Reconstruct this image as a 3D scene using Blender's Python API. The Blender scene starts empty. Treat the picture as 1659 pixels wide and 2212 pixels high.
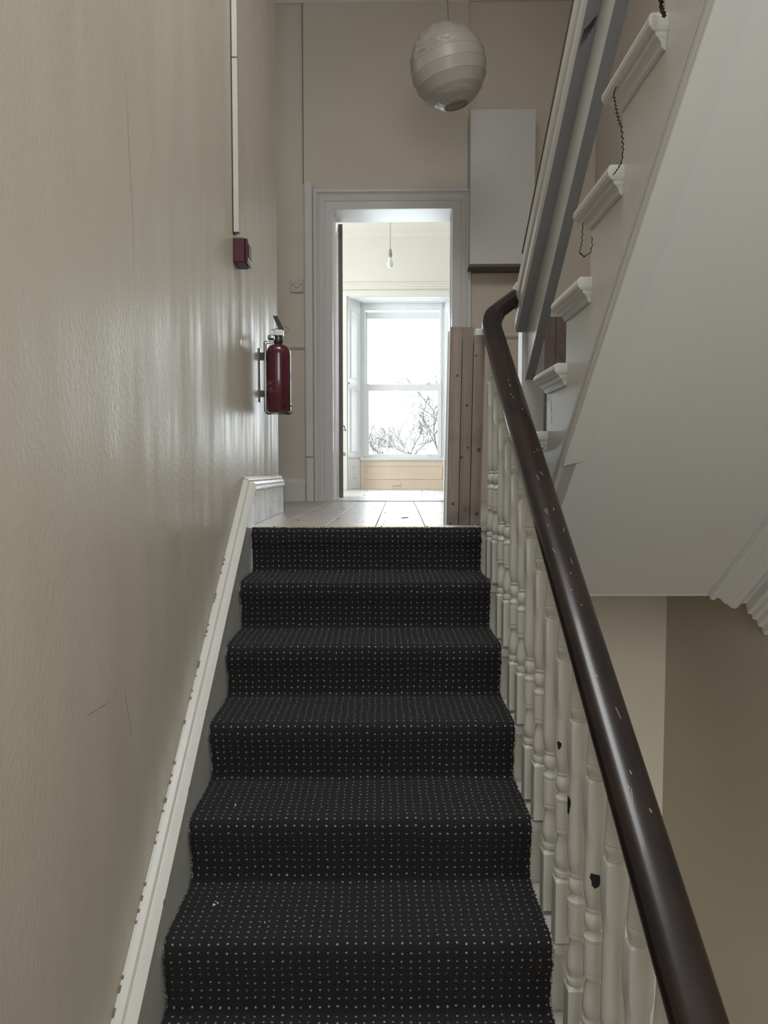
import bpy, bmesh, math, random
from math import sin, cos, pi, radians, sqrt
from mathutils import Vector, Matrix, noise

random.seed(7)
SC = bpy.context.scene
COL = SC.collection

# ------------------------------------------------------------------ camera
W, H = 1659, 2212
FPX = 1586.1
cd = bpy.data.cameras.new('camera')
cam = bpy.data.objects.new('camera', cd)
COL.objects.link(cam)
cam.location = (0, 0, 0.236)
cam.rotation_euler = (radians(90 - 3.245), 0, radians(-0.43))
cd.sensor_fit = 'VERTICAL'
cd.sensor_height = 36.0
cd.sensor_width = 27.0
cd.lens = FPX / H * 36.0
cd.clip_start = 0.05
cd.clip_end = 200
SC.camera = cam

# ------------------------------------------------------------------ sky, lamps, exposure
wd = bpy.data.worlds.new('overcast_sky')
SC.world = wd
wd.use_nodes = True
bg = wd.node_tree.nodes['Background']
bg.inputs[0].default_value = (0.93, 0.97, 1.0, 1)
bg.inputs[1].default_value = 2.0

SC.view_settings.view_transform = 'Standard'
SC.view_settings.look = 'None'
SC.view_settings.exposure = 0.6
SC.view_settings.gamma = 1.0
SC.view_settings.use_curve_mapping = False


def daylight(name, loc, rot, sx, sy, power, color):
    l = bpy.data.lights.new(name, 'AREA')
    l.shape = 'RECTANGLE'
    l.size, l.size_y = sx, sy
    l.energy = power
    l.color = color
    o = bpy.data.objects.new(name, l)
    COL.objects.link(o)
    o.location = loc
    o.rotation_euler = rot
    return o


ROOM_ANGLE = radians(1.6)
ORG = Vector((0, 5.588, 0))
RM = Matrix.Translation(ORG) @ Matrix.Rotation(-ROOM_ANGLE, 4, 'Z')   # room frame -> world


def rw(x, y, z):
    return RM @ Vector((x, y, z))


# half-landing window behind the viewer
daylight('half_landing_window_daylight', (0.35, -1.52, 1.05), (radians(90), 0, 0), 1.15, 1.9, 21.5, (1.0, 0.985, 0.955))
# rooflight over the stairwell, above and out of the frame
daylight('stairwell_rooflight_daylight', (0.05, 1.35, 3.70), (0, 0, 0), 1.3, 1.5, 34, (0.98, 0.99, 1.0))
# small high window at the hidden left end of the landing
daylight('landing_end_window_daylight', (-2.15, 4.75, 2.75), (radians(90), 0, radians(-90)), 0.7, 1.0, 2.6, (0.90, 0.96, 1.0))
# fill lamp added below the half landing to lift the lower walls
daylight('lower_well_fill', (0.80, -1.50, -2.30), (radians(90), 0, 0), 1.0, 1.3, 48, (1.0, 0.97, 0.90))
# the far room's seen window, and its side window (out of sight to the left and right)
daylight('room_window_daylight', rw(0.2, 4.02, 1.35), (radians(-90), 0, -ROOM_ANGLE), 0.95, 1.9, 33, (0.86, 0.95, 1.0))
daylight('room_side_window_daylight', rw(-2.12, 1.7, 1.6), (radians(90), 0, radians(-90) - ROOM_ANGLE), 1.2, 1.9, 36, (0.93, 0.97, 1.0))


# ------------------------------------------------------------------ materials
def new_mat(name):
    m = bpy.data.materials.new(name)
    m.use_nodes = True
    nt = m.node_tree
    return m, nt, nt.nodes['Principled BSDF']


def node(nt, kind, **kw):
    n = nt.nodes.new(kind)
    for k, v in kw.items():
        if k.startswith('i_'):
            key = k[2:]
            key = int(key) if key.isdigit() else key.replace('_', ' ')
            n.inputs[key].default_value = v
        else:
            setattr(n, k, v)
    return n


def paint(name, col, rough=0.5, col2=None, vscale=(3, 3, 3), vfac=(0.35, 0.7), bump=0.0, bscale=(60, 60, 60),
          bdist=0.002, rough2=None, rscale=None, spec=0.5, coat=0.0, metal=0.0, detail=4, bump2=None):
    """paint / plaster / wood: two-tone noise colour, optional fine relief, optional uneven gloss"""
    m, nt, bs = new_mat(name)
    L = nt.links.new
    tc = node(nt, 'ShaderNodeTexCoord')
    if col2 is not None:
        mp = node(nt, 'ShaderNodeMapping')
        mp.inputs['Scale'].default_value = vscale
        L(tc.outputs['Object'], mp.inputs[0])
        nz = node(nt, 'ShaderNodeTexNoise', i_Scale=1.0, i_Detail=detail, i_Roughness=0.6)
        L(mp.outputs[0], nz.inputs['Vector'])
        rp = node(nt, 'ShaderNodeMapRange', i_1=vfac[0], i_2=vfac[1])
        L(nz.outputs[0], rp.inputs[0])
        mx = node(nt, 'ShaderNodeMix', data_type='RGBA')
        mx.inputs[6].default_value = (*col, 1)
        mx.inputs[7].default_value = (*col2, 1)
        L(rp.outputs[0], mx.inputs[0])
        L(mx.outputs[2], bs.inputs['Base Color'])
    else:
        bs.inputs['Base Color'].default_value = (*col, 1)
    bs.inputs['Roughness'].default_value = rough
    bs.inputs['Specular IOR Level'].default_value = spec
    bs.inputs['Coat Weight'].default_value = coat
    bs.inputs['Metallic'].default_value = metal
    if rough2 is not None:
        mp = node(nt, 'ShaderNodeMapping')
        mp.inputs['Scale'].default_value = rscale or vscale
        L(tc.outputs['Object'], mp.inputs[0])
        nz = node(nt, 'ShaderNodeTexNoise', i_Scale=1.0, i_Detail=5.0, i_Roughness=0.6)
        L(mp.outputs[0], nz.inputs['Vector'])
        rp = node(nt, 'ShaderNodeMapRange', i_1=0.38, i_2=0.64, i_3=rough, i_4=rough2)
        L(nz.outputs[0], rp.inputs[0])
        L(rp.outputs[0], bs.inputs['Roughness'])
    if bump:
        last = None
        for sc_, st_ in [(bscale, bump)] + ([bump2] if bump2 else []):
            mp = node(nt, 'ShaderNodeMapping')
            mp.inputs['Scale'].default_value = sc_
            L(tc.outputs['Object'], mp.inputs[0])
            nz = node(nt, 'ShaderNodeTexNoise', i_Scale=1.0, i_Detail=3.0)
            L(mp.outputs[0], nz.inputs['Vector'])
            bp = node(nt, 'ShaderNodeBump', i_Strength=st_, i_Distance=bdist)
            L(nz.outputs[0], bp.inputs['Height'])
            if last:
                L(last.outputs[0], bp.inputs['Normal'])
            last = bp
        L(last.outputs[0], bs.inputs['Normal'])
    return m


M = {}
M['wall_gloss'] = paint('gloss_beige_wall_paint', (0.56, 0.505, 0.415), 0.33, (0.60, 0.555, 0.475), (5, 2.2, 0.7), bump=0.35,
                        bscale=(110, 110, 70), bdist=0.003, rough2=0.52, rscale=(9, 9, 1.2), spec=0.5,
                        bump2=((14, 9, 2.5), 0.30))
M['wall_matt'] = paint('matt_beige_wall_paint', (0.56, 0.50, 0.425), 0.75, (0.60, 0.535, 0.46), (1.3, 1.3, 1.3), bump=0.15,
                       bscale=(90, 90, 90), bdist=0.002, spec=0.3)
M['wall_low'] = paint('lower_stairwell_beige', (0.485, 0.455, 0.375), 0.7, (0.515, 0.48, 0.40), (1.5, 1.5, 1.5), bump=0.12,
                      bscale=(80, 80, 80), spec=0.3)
M['plaster_white'] = paint('white_ceiling_paint', (0.56, 0.565, 0.56), 0.65, (0.585, 0.59, 0.58), (1.2, 1.2, 1.2), bump=0.1,
                           bscale=(70, 70, 70), spec=0.3)
M['gloss_white'] = paint('old_white_gloss', (0.455, 0.45, 0.43), 0.26, (0.49, 0.485, 0.465), (3, 3, 3), bump=0.10,
                         bscale=(45, 45, 14), bdist=0.002, rough2=0.31, rscale=(12, 12, 5), spec=0.5)
M['gloss_smooth'] = paint('smooth_white_gloss', (0.455, 0.45, 0.43), 0.30, (0.485, 0.48, 0.46), (2, 2, 2), detail=1, spec=0.5)
M['gloss_cream'] = paint('baluster_cream_gloss', (0.57, 0.565, 0.525), 0.25, (0.60, 0.595, 0.56), (6, 6, 6), bump=0.08,
                         bscale=(50, 50, 30), spec=0.5)
M['trim_dull'] = paint('grey_white_trim', (0.555, 0.54, 0.525), 0.42, (0.585, 0.57, 0.555), (4, 4, 2), bump=0.1,
                       bscale=(60, 60, 15), spec=0.4)
M['room_wall'] = paint('cream_room_paint', (0.80, 0.785, 0.725), 0.7, (0.825, 0.81, 0.75), (1.2, 1.2, 1.2), spec=0.3)
M['room_white'] = paint('white_window_paint', (0.84, 0.86, 0.87), 0.35, (0.80, 0.82, 0.84), (3, 3, 1), spec=0.5)
M['apron_peach'] = paint('peach_apron_paint', (0.80, 0.66, 0.52), 0.5, (0.84, 0.72, 0.60), (2.5, 2.5, 2), spec=0.4)
M['rail_dark'] = paint('dark_mahogany_varnish', (0.010, 0.0068, 0.0072), 0.27, (0.021, 0.0110, 0.0092), (12, 1, 12), detail=2, spec=0.45, coat=0.12)
M['underside_shade'] = paint('blue_grey_shade', (0.20, 0.205, 0.215), 0.4, (0.225, 0.23, 0.24), (3, 3, 3))  # shade of the guard's undersides, put into their colour
M['black_paint'] = paint('black_chip', (0.008, 0.008, 0.010), 0.5)
M['white_scuff'] = paint('pale_scuff', (0.86, 0.84, 0.79), 0.35)
M['scuff_brown'] = paint('brown_crack', (0.16, 0.13, 0.10), 0.7)
M['joint_brown'] = paint('dark_joint', (0.20, 0.165, 0.135), 0.8)
M['rail_scuff'] = paint('pale_rail_scratch', (0.42, 0.35, 0.30), 0.6)
M['brass'] = paint('dull_brass', (0.62, 0.52, 0.30), 0.35, (0.52, 0.43, 0.25), (9, 40, 40), metal=0.8)
M['door_dark'] = paint('dark_stained_door', (0.115, 0.105, 0.095), 0.5, (0.14, 0.128, 0.115), (20, 20, 2))
M['under_wood'] = paint('shaded_board_wood', (0.105, 0.082, 0.082), 0.6, (0.13, 0.10, 0.10), (3, 20, 20))  # plain wood, darkened for the unlit cupboard underside
M['red_box'] = paint('dark_red_plastic', (0.052, 0.006, 0.014), 0.35, (0.058, 0.007, 0.016), (20, 20, 20))
M['red_can'] = paint('red_enamel', (0.070, 0.009, 0.020), 0.2, (0.078, 0.010, 0.022), (20, 20, 20), coat=0.4)
M['steel'] = paint('chrome', (0.55, 0.54, 0.53), 0.18, (0.48, 0.47, 0.46), (60, 60, 60), metal=1.0)
M['black_metal'] = paint('black_coated_wire', (0.015, 0.016, 0.02), 0.3, (0.02, 0.02, 0.026), (40, 40, 40))
M['black_plastic'] = paint('black_plastic', (0.018, 0.014, 0.016), 0.35, (0.025, 0.02, 0.022), (40, 40, 40))
M['white_plastic'] = paint('white_plastic', (0.62, 0.60, 0.56), 0.3, (0.64, 0.62, 0.585), (20, 20, 20))
M['plate_plastic'] = paint('aged_switch_plastic', (0.50, 0.465, 0.425), 0.3, (0.52, 0.485, 0.44), (20, 20, 20))
M['trunk_plastic'] = paint('painted_trunking', (0.44, 0.42, 0.37), 0.4, (0.47, 0.45, 0.40), (20, 20, 20))
M['label_grey'] = paint('label_print', (0.30, 0.12, 0.13), 0.4)
M['pale_label'] = paint('pale_label', (0.55, 0.50, 0.48), 0.4)
M['cord'] = paint('pale_flex', (0.34, 0.32, 0.28), 0.5)
M['bulb_holder'] = paint('bulb_holder', (0.33, 0.32, 0.28), 0.4)
M['grey_dirt'] = paint('floor_dirt', (0.10, 0.09, 0.08), 0.8)
M['bark'] = paint('bare_branch_bark', (0.36, 0.38, 0.36), 0.9, (0.42, 0.44, 0.41), (3, 3, 3))
M['bud'] = paint('yellow_green_buds', (0.36, 0.35, 0.14), 0.8, (0.42, 0.36, 0.16), (3, 3, 3))
M['lawn'] = paint('ground_grass', (0.10, 0.14, 0.06), 0.9, (0.14, 0.16, 0.08), (0.5, 0.5, 0.5))
M['fringe'] = paint('dark_thread', (0.02, 0.018, 0.018), 0.9)


def pine_mat(name, c1, c2, c3):
    """pine board: long grain along z, a few dark knots"""
    m, nt, bs = new_mat(name)
    L = nt.links.new
    tc = node(nt, 'ShaderNodeTexCoord')
    mp = node(nt, 'ShaderNodeMapping')
    mp.inputs['Scale'].default_value = (55, 55, 2.2)
    L(tc.outputs['Object'], mp.inputs[0])
    nz = node(nt, 'ShaderNodeTexNoise', i_Scale=1.0, i_Detail=4.0, i_Distortion=0.6)
    L(mp.outputs[0], nz.inputs['Vector'])
    mx = node(nt, 'ShaderNodeMix', data_type='RGBA')
    mx.inputs[6].default_value = (*c1, 1)
    mx.inputs[7].default_value = (*c2, 1)
    rp = node(nt, 'ShaderNodeMapRange', i_1=0.35, i_2=0.68)
    L(nz.outputs[0], rp.inputs[0])
    L(rp.outputs[0], mx.inputs[0])
    mp2 = node(nt, 'ShaderNodeMapping')
    mp2.inputs['Scale'].default_value = (5, 5, 7.0)
    L(tc.outputs['Object'], mp2.inputs[0])
    nb = node(nt, 'ShaderNodeTexNoise', i_Scale=1.0, i_Detail=2.0)
    L(mp2.outputs[0], nb.inputs['Vector'])
    rb = node(nt, 'ShaderNodeMapRange', i_1=0.55, i_2=0.72, i_4=0.75)
    L(nb.outputs[0], rb.inputs[0])
    mx2 = node(nt, 'ShaderNodeMix', data_type='RGBA')
    mx2.inputs[7].default_value = (*c3, 1)
    L(rb.outputs[0], mx2.inputs[0])
    L(mx.outputs[2], mx2.inputs[6])
    L(mx2.outputs[2], bs.inputs['Base Color'])
    bs.inputs['Roughness'].default_value = 0.6
    bs.inputs['Specular IOR Level'].default_value = 0.3
    return m


M['pine'] = pine_mat('bare_pine', (0.25, 0.195, 0.162), (0.19, 0.147, 0.122), (0.115, 0.100, 0.094))
M['pine_grey'] = pine_mat('bare_pine_greyer', (0.215, 0.17, 0.15), (0.17, 0.135, 0.12), (0.10, 0.09, 0.086))
M['pine_dim'] = pine_mat('weathered_pine', (0.20, 0.155, 0.14), (0.16, 0.125, 0.115), (0.11, 0.085, 0.08))
M['knot'] = paint('pine_knot', (0.07, 0.045, 0.035), 0.6)


def laminate_mat(name, c1, c2, grain):
    """limed wood-look laminate with streaky worn grain"""
    m, nt, bs = new_mat(name)
    L = nt.links.new
    tc = node(nt, 'ShaderNodeTexCoord')
    mp = node(nt, 'ShaderNodeMapping')
    mp.inputs['Scale'].default_value = grain
    L(tc.outputs['Object'], mp.inputs[0])
    nz = node(nt, 'ShaderNodeTexNoise', i_Scale=1.0, i_Detail=6.0, i_Roughness=0.65, i_Distortion=0.4)
    L(mp.outputs[0], nz.inputs['Vector'])
    rp = node(nt, 'ShaderNodeMapRange', i_1=0.40, i_2=0.72)
    L(nz.outputs[0], rp.inputs[0])
    mx = node(nt, 'ShaderNodeMix', data_type='RGBA')
    mx.inputs[6].default_value = (*c1, 1)
    mx.inputs[7].default_value = (*c2, 1)
    L(rp.outputs[0], mx.inputs[0])
    L(mx.outputs[2], bs.inputs['Base Color'])
    bs.inputs['Specular IOR Level'].default_value = 0.3
    rr = node(nt, 'ShaderNodeMapRange', i_1=0.35, i_2=0.7, i_3=0.26, i_4=0.48)
    L(nz.outputs[0], rr.inputs[0])
    L(rr.outputs[0], bs.inputs['Roughness'])
    bp = node(nt, 'ShaderNodeBump', i_Strength=0.25, i_Distance=0.001)
    L(nz.outputs[0], bp.inputs['Height'])
    L(bp.outputs[0], bs.inputs['Normal'])
    return m


M['laminate'] = laminate_mat('limed_laminate', (0.50, 0.465, 0.43), (0.33, 0.285, 0.25), (7, 60, 20))
M['laminate_b'] = laminate_mat('limed_laminate_darker', (0.47, 0.435, 0.40), (0.30, 0.26, 0.23), (6, 52, 20))
M['room_plank'] = laminate_mat('limed_room_plank', (0.60, 0.575, 0.55), (0.40, 0.37, 0.34), (5, 60, 20))


def carpet_mat():
    """near-black loop pile with a square grid of pale flecks, laid out along the runner's own UVs (metres)"""
    m, nt, bs = new_mat('fleck_dot_carpet')
    L = nt.links.new
    tc = node(nt, 'ShaderNodeTexCoord')
    mp = node(nt, 'ShaderNodeMapping')
    mp.inputs['Scale'].default_value = (1 / 0.0222, 1 / 0.0212, 1)
    L(tc.outputs['UV'], mp.inputs[0])
    # slight waviness of the rows
    wn = node(nt, 'ShaderNodeTexNoise', i_Scale=0.35, i_Detail=2.0)
    L(mp.outputs[0], wn.inputs['Vector'])
    ws = node(nt, 'ShaderNodeVectorMath', operation='SUBTRACT')
    ws.inputs[1].default_value = (0.5, 0.5, 0.5)
    L(wn.outputs['Color'], ws.inputs[0])
    wm = node(nt, 'ShaderNodeVectorMath', operation='SCALE')
    wm.inputs['Scale'].default_value = 0.5
    L(ws.outputs[0], wm.inputs[0])
    ad = node(nt, 'ShaderNodeVectorMath', operation='ADD')
    L(mp.outputs[0], ad.inputs[0])
    L(wm.outputs[0], ad.inputs[1])
    fl = node(nt, 'ShaderNodeVectorMath', operation='FLOOR')
    L(ad.outputs[0], fl.inputs[0])
    fr = node(nt, 'ShaderNodeVectorMath', operation='FRACTION')
    L(ad.outputs[0], fr.inputs[0])
    rnd = node(nt, 'ShaderNodeTexWhiteNoise', noise_dimensions='2D')
    L(fl.outputs[0], rnd.inputs['Vector'])
    js = node(nt, 'ShaderNodeVectorMath', operation='SUBTRACT')
    js.inputs[1].default_value = (0.5, 0.5, 0.5)
    L(rnd.outputs['Color'], js.inputs[0])
    jm = node(nt, 'ShaderNodeVectorMath', operation='SCALE')
    jm.inputs['Scale'].default_value = 0.14
    L(js.outputs[0], jm.inputs[0])
    ce = node(nt, 'ShaderNodeVectorMath', operation='ADD')
    ce.inputs[1].default_value = (0.5, 0.5, 0.0)
    L(jm.outputs[0], ce.inputs[0])
    df = node(nt, 'ShaderNodeVectorMath', operation='SUBTRACT')
    L(fr.outputs[0], df.inputs[0])
    L(ce.outputs[0], df.inputs[1])
    # drop the third component
    ml = node(nt, 'ShaderNodeVectorMath', operation='MULTIPLY')
    ml.inputs[1].default_value = (1, 1, 0)
    L(df.outputs[0], ml.inputs[0])
    ln = node(nt, 'ShaderNodeVectorMath', operation='LENGTH')
    L(ml.outputs[0], ln.inputs[0])
    edge = node(nt, 'ShaderNodeTexNoise', i_Scale=4.0, i_Detail=2.0)
    L(mp.outputs[0], edge.inputs['Vector'])
    er = node(nt, 'ShaderNodeMapRange', i_1=0.3, i_2=0.7, i_3=-0.04, i_4=0.04)
    L(edge.outputs[0], er.inputs[0])
    sm = node(nt, 'ShaderNodeMath', operation='ADD')
    L(ln.outputs['Value'], sm.inputs[0])
    L(er.outputs[0], sm.inputs[1])
    dot = node(nt, 'ShaderNodeMapRange', i_1=0.088, i_2=0.14, i_3=1.0, i_4=0.0)
    L(sm.outputs[0], dot.inputs[0])
    br = node(nt, 'ShaderNodeMapRange', i_1=0.0, i_2=1.0, i_3=0.45, i_4=1.0)
    L(rnd.outputs['Value'], br.inputs[0])
    fac = node(nt, 'ShaderNodeMath', operation='MULTIPLY')
    L(dot.outputs[0], fac.inputs[0])
    L(br.outputs[0], fac.inputs[1])
    pn = node(nt, 'ShaderNodeTexNoise', i_Scale=7.0, i_Detail=4.0)
    L(mp.outputs[0], pn.inputs['Vector'])
    base = node(nt, 'ShaderNodeMix', data_type='RGBA')
    base.inputs[6].default_value = (0.0085, 0.0082, 0.0092, 1)
    base.inputs[7].default_value = (0.026, 0.0245, 0.0260, 1)
    L(pn.outputs[0], base.inputs[0])
    mx = node(nt, 'ShaderNodeMix', data_type='RGBA')
    mx.inputs[7].default_value = (0.44, 0.42, 0.40, 1)
    L(base.outputs[2], mx.inputs[6])
    L(fac.outputs[0], mx.inputs[0])
    L(mx.outputs[2], bs.inputs['Base Color'])
    bs.inputs['Roughness'].default_value = 1.0
    bs.inputs['Specular IOR Level'].default_value = 0.08
    bs.inputs['Sheen Weight'].default_value = 0.06
    bs.inputs['Sheen Roughness'].default_value = 0.6
    b1 = node(nt, 'ShaderNodeBump', i_Strength=0.9, i_Distance=0.006)
    L(pn.outputs[0], b1.inputs['Height'])
    L(b1.outputs[0], bs.inputs['Normal'])
    return m


M['carpet'] = carpet_mat()


def paper_mat():
    m, nt, bs = new_mat('rice_paper')
    L = nt.links.new
    bs.inputs['Base Color'].default_value = (0.50, 0.465, 0.425, 1)
    bs.inputs['Roughness'].default_value = 0.32
    tr = node(nt, 'ShaderNodeBsdfTranslucent')
    tr.inputs[0].default_value = (0.45, 0.42, 0.38, 1)
    mx = node(nt, 'ShaderNodeMixShader', i_0=0.3)
    L(bs.outputs[0], mx.inputs[1])
    L(tr.outputs[0], mx.inputs[2])
    L(mx.outputs[0], nt.nodes['Material Output'].inputs[0])
    return m


M['paper'] = paper_mat()


def glass_mat(name, col=(1, 1, 1), rough=0.0):
    """thin pane: mostly clear, a little mirror"""
    m, nt, bs = new_mat(name)
    L = nt.links.new
    t = node(nt, 'ShaderNodeBsdfTransparent')
    t.inputs[0].default_value = (*col, 1)
    g = node(nt, 'ShaderNodeBsdfGlossy')
    g.inputs['Roughness'].default_value = rough
    lw = node(nt, 'ShaderNodeFresnel', i_IOR=1.35)
    mx = node(nt, 'ShaderNodeMixShader')
    L(lw.outputs[0], mx.inputs[0])
    L(t.outputs[0], mx.inputs[1])
    L(g.outputs[0], mx.inputs[2])
    L(mx.outputs[0], nt.nodes['Material Output'].inputs[0])
    return m


M['glass'] = glass_mat('window_glass')
M['bulb_glass'] = paint('pearl_bulb', (0.88, 0.88, 0.85), 0.15)


# ------------------------------------------------------------------ mesh helpers
class MB:
    def __init__(s):
        s.v, s.f, s.sm = [], [], []

    def add(s, vs, fs, smooth=False):
        b = len(s.v)
        s.v += [tuple(p) for p in vs]
        s.f += [tuple(i + b for i in f) for f in fs]
        s.sm += [smooth] * len(fs)
        return s

    def box(s, x0, x1, y0, y1, z0, z1):
        vs = [(x, y, z) for x in (x0, x1) for y in (y0, y1) for z in (z0, z1)]
        return s.add(vs, [(0, 1, 3, 2), (4, 6, 7, 5), (0, 4, 5, 1), (2, 3, 7, 6), (0, 2, 6, 4), (1, 5, 7, 3)])

    def prism(s, poly, axis, a0, a1, smooth=False):
        """poly: 2-D points in the two other axes (in xyz order), swept along axis"""
        def p(q, a):
            q = list(q)
            q.insert(axis, a)
            return q
        n = len(poly)
        vs = [p(q, a0) for q in poly] + [p(q, a1) for q in poly]
        fs = [(i, (i + 1) % n, (i + 1) % n + n, i + n) for i in range(n)]
        s.add(vs, fs, smooth)
        s.add(vs, [tuple(range(n)), tuple(range(2 * n - 1, n - 1, -1))])
        return s

    def loft(s, rings, closed=True, cap=True, smooth=False):
        n = len(rings[0])
        vs = [p for r in rings for p in r]
        fs = []
        for k in range(len(rings) - 1):
            for i in range(n if closed else n - 1):
                j = (i + 1) % n
                fs.append((k * n + i, k * n + j, (k + 1) * n + j, (k + 1) * n + i))
        s.add(vs, fs, smooth)
        if cap and closed:
            s.add(rings[0], [tuple(range(n))])
            s.add(rings[-1], [tuple(range(n - 1, -1, -1))])
        return s

    def lathe(s, prof, c=(0, 0, 0), seg=20, smooth=True, axis='z'):
        rings = []
        for r, h in prof:
            ring = []
            for i in range(seg):
                a = 2 * pi * i / seg
                if axis == 'z':
                    ring.append((c[0] + r * cos(a), c[1] + r * sin(a), c[2] + h))
                elif axis == 'x':
                    ring.append((c[0] + h, c[1] + r * cos(a), c[2] + r * sin(a)))
                else:
                    ring.append((c[0] + r * cos(a), c[1] + h, c[2] + r * sin(a)))
            rings.append(ring)
        return s.loft(rings, smooth=smooth)

    def tube(s, pts, r, seg=8, smooth=True, cap=True):
        pts = [Vector(p) for p in pts]
        rs = r if isinstance(r, (list, tuple)) else [r] * len(pts)
        rings = []
        up = Vector((0.13, 0.31, 0.94)).normalized()
        for i, p in enumerate(pts):
            t = (pts[min(i + 1, len(pts) - 1)] - pts[max(i - 1, 0)]).normalized()
            a = t.cross(up)
            if a.length < 1e-3:
                a = t.cross(Vector((1, 0, 0)))
            a.normalize()
            b = t.cross(a)
            up = b
            rings.append([tuple(p + (a * cos(2 * pi * k / seg) + b * sin(2 * pi * k / seg)) * rs[i]) for k in range(seg)])
            up = a.cross(t) if False else up
        return s.loft(rings, smooth=smooth, cap=cap)


def obj(name, mb, mat, parent=None, bevel=0.0, label=None, loc=None, subsurf=0):
    me = bpy.data.meshes.new(name)
    me.from_pydata([tuple(v) for v in mb.v], [], mb.f)
    me.polygons.foreach_set('use_smooth', mb.sm)
    bm = bmesh.new()
    bm.from_mesh(me)
    bmesh.ops.remove_doubles(bm, verts=bm.verts, dist=1e-6)
    bmesh.ops.recalc_face_normals(bm, faces=bm.faces)
    bm.to_mesh(me)
    bm.free()
    me.materials.append(M[mat] if isinstance(mat, str) else mat)
    o = bpy.data.objects.new(name, me)
    COL.objects.link(o)
    if parent:
        o.parent = parent
    if loc:
        o.location = loc
    if bevel:
        md = o.modifiers.new('bevel', 'BEVEL')
        md.width = bevel
        md.segments = 2
        md.limit_method = 'ANGLE'
        md.angle_limit = radians(40)
    if label:
        o['label'] = label
    return o


def thing(name, label, cat, loc=(0, 0, 0), rot=0.0, group=None):
    o = bpy.data.objects.new(name, None)
    o.empty_display_size = 0.1
    COL.objects.link(o)
    o.location = loc
    o.rotation_euler = (0, 0, rot)
    o['label'] = label
    o['category'] = cat
    if group:
        o['group'] = group
    return o


def tag(o, label, cat, group=None, kind=None):
    o['label'] = label
    o['category'] = cat
    if group:
        o['group'] = group
    if kind:
        o['kind'] = kind
    return o


def struct(name, mb, mat, label, cat, room=False, bevel=0.0, parent=None):
    o = obj(name, mb, mat, parent, bevel)
    if room:
        o.location = ORG
        o.rotation_euler = (0, 0, -ROOM_ANGLE)
    if not parent:
        o['kind'] = 'structure'
        o['label'] = label
        o['category'] = cat
    return o


def room_thing(name, label, cat, group=None):
    return thing(name, label, cat, ORG, -ROOM_ANGLE, group)


def frame_u(mb, xl, xr, zt, zb, prof, y=0.0, sgn=-1):
    """mitred U-shaped architrave; prof = (outward offset, depth) pairs; depth goes to y*sgn"""
    rings = []
    for o_, d in prof:
        rings.append([(xl - o_, y + sgn * d, zb), (xl - o_, y + sgn * d, zt + o_), (xr + o_, y + sgn * d, zt + o_), (xr + o_, y + sgn * d, zb)])
    return mb.loft(rings, closed=False, cap=False)


def frame_rect(mb, pts_fn, prof):
    """closed rectangular moulding; pts_fn(offset, depth) -> four points"""
    rings = [pts_fn(o_, d) for o_, d in prof]
    return mb.loft(rings, closed=True, cap=False)


# ------------------------------------------------------------------ dimensions
XL = -0.57            # left wall face
XR = 1.43             # right stairwell wall face
RISE, GO, Y0 = 0.18, 0.2558, 2.983
CL, CR = -0.516, 0.419  # carpet edges
HZ = -1.44            # half landing level
CEIL = 3.74


def nose(k):
    return Y0 - GO * k, -RISE * k


# ------------------------------------------------------------------ room shell: stairwell
mb = MB().box(XL - 0.22, XL, -1.62, 4.20, -3.3, CEIL)
wl = struct('wall_left', mb, 'wall_gloss', 'glossy beige painted stairwell wall along the left of the stairs', 'wall')

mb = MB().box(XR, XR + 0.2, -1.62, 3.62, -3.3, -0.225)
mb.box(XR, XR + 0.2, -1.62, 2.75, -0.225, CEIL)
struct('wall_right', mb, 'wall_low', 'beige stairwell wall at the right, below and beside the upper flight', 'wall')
mb = MB().box(1.60, 1.80, 2.75, 5.75, -0.225, CEIL)
struct('wall_landing_right', mb, 'wall_matt', 'dim beige wall closing the landing behind the upper flight', 'wall')
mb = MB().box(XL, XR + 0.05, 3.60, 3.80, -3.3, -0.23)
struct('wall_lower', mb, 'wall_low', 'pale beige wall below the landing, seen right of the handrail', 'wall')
# wall behind the viewer with its window opening
mb = MB().box(XL - 0.22, -0.28, -1.78, -1.6, -3.3, CEIL).box(0.98, XR + 0.2, -1.78, -1.6, -3.3, CEIL)
mb.box(-0.28, 0.98, -1.78, -1.6, -3.3, 0.15).box(-0.28, 0.98, -1.78, -1.6, 2.15, CEIL)
struct('wall_rear', mb, 'wall_low', 'beige wall with the half landing window behind the viewer', 'wall')
mb = MB().box(XL, XR, -1.6, 0.92, HZ - 0.16, HZ)
struct('floor_half_landing', mb, 'laminate', 'half landing floor at the foot of the carpeted flight', 'floor')
mb = MB().box(XL - 0.2, XR + 0.2, -1.78, 3.8, -3.45, -3.3)
struct('floor_lower', mb, 'laminate', 'floor at the bottom of the stairwell', 'floor')
mb = MB().box(-2.6, 1.8, 2.15, 5.9, CEIL, CEIL + 0.15).box(-2.6, 1.8, -1.78, 0.55, CEIL, CEIL + 0.15)
mb.box(-2.6, -0.65, 0.55, 2.15, CEIL, CEIL + 0.15).box(0.75, 1.8, 0.55, 2.15, CEIL, CEIL + 0.15)
struct('ceiling', mb, 'plaster_white', 'white ceiling over landing and stairwell', 'ceiling')
mb = MB().box(-2.4, -2.2, 4.0, 5.8, -0.23, CEIL).box(-2.4, XL - 0.22, 3.98, 4.199, -0.23, CEIL)
struct('wall_landing_left', mb, 'wall_matt', 'dim wall at the hidden left end of the landing', 'wall')
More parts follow.
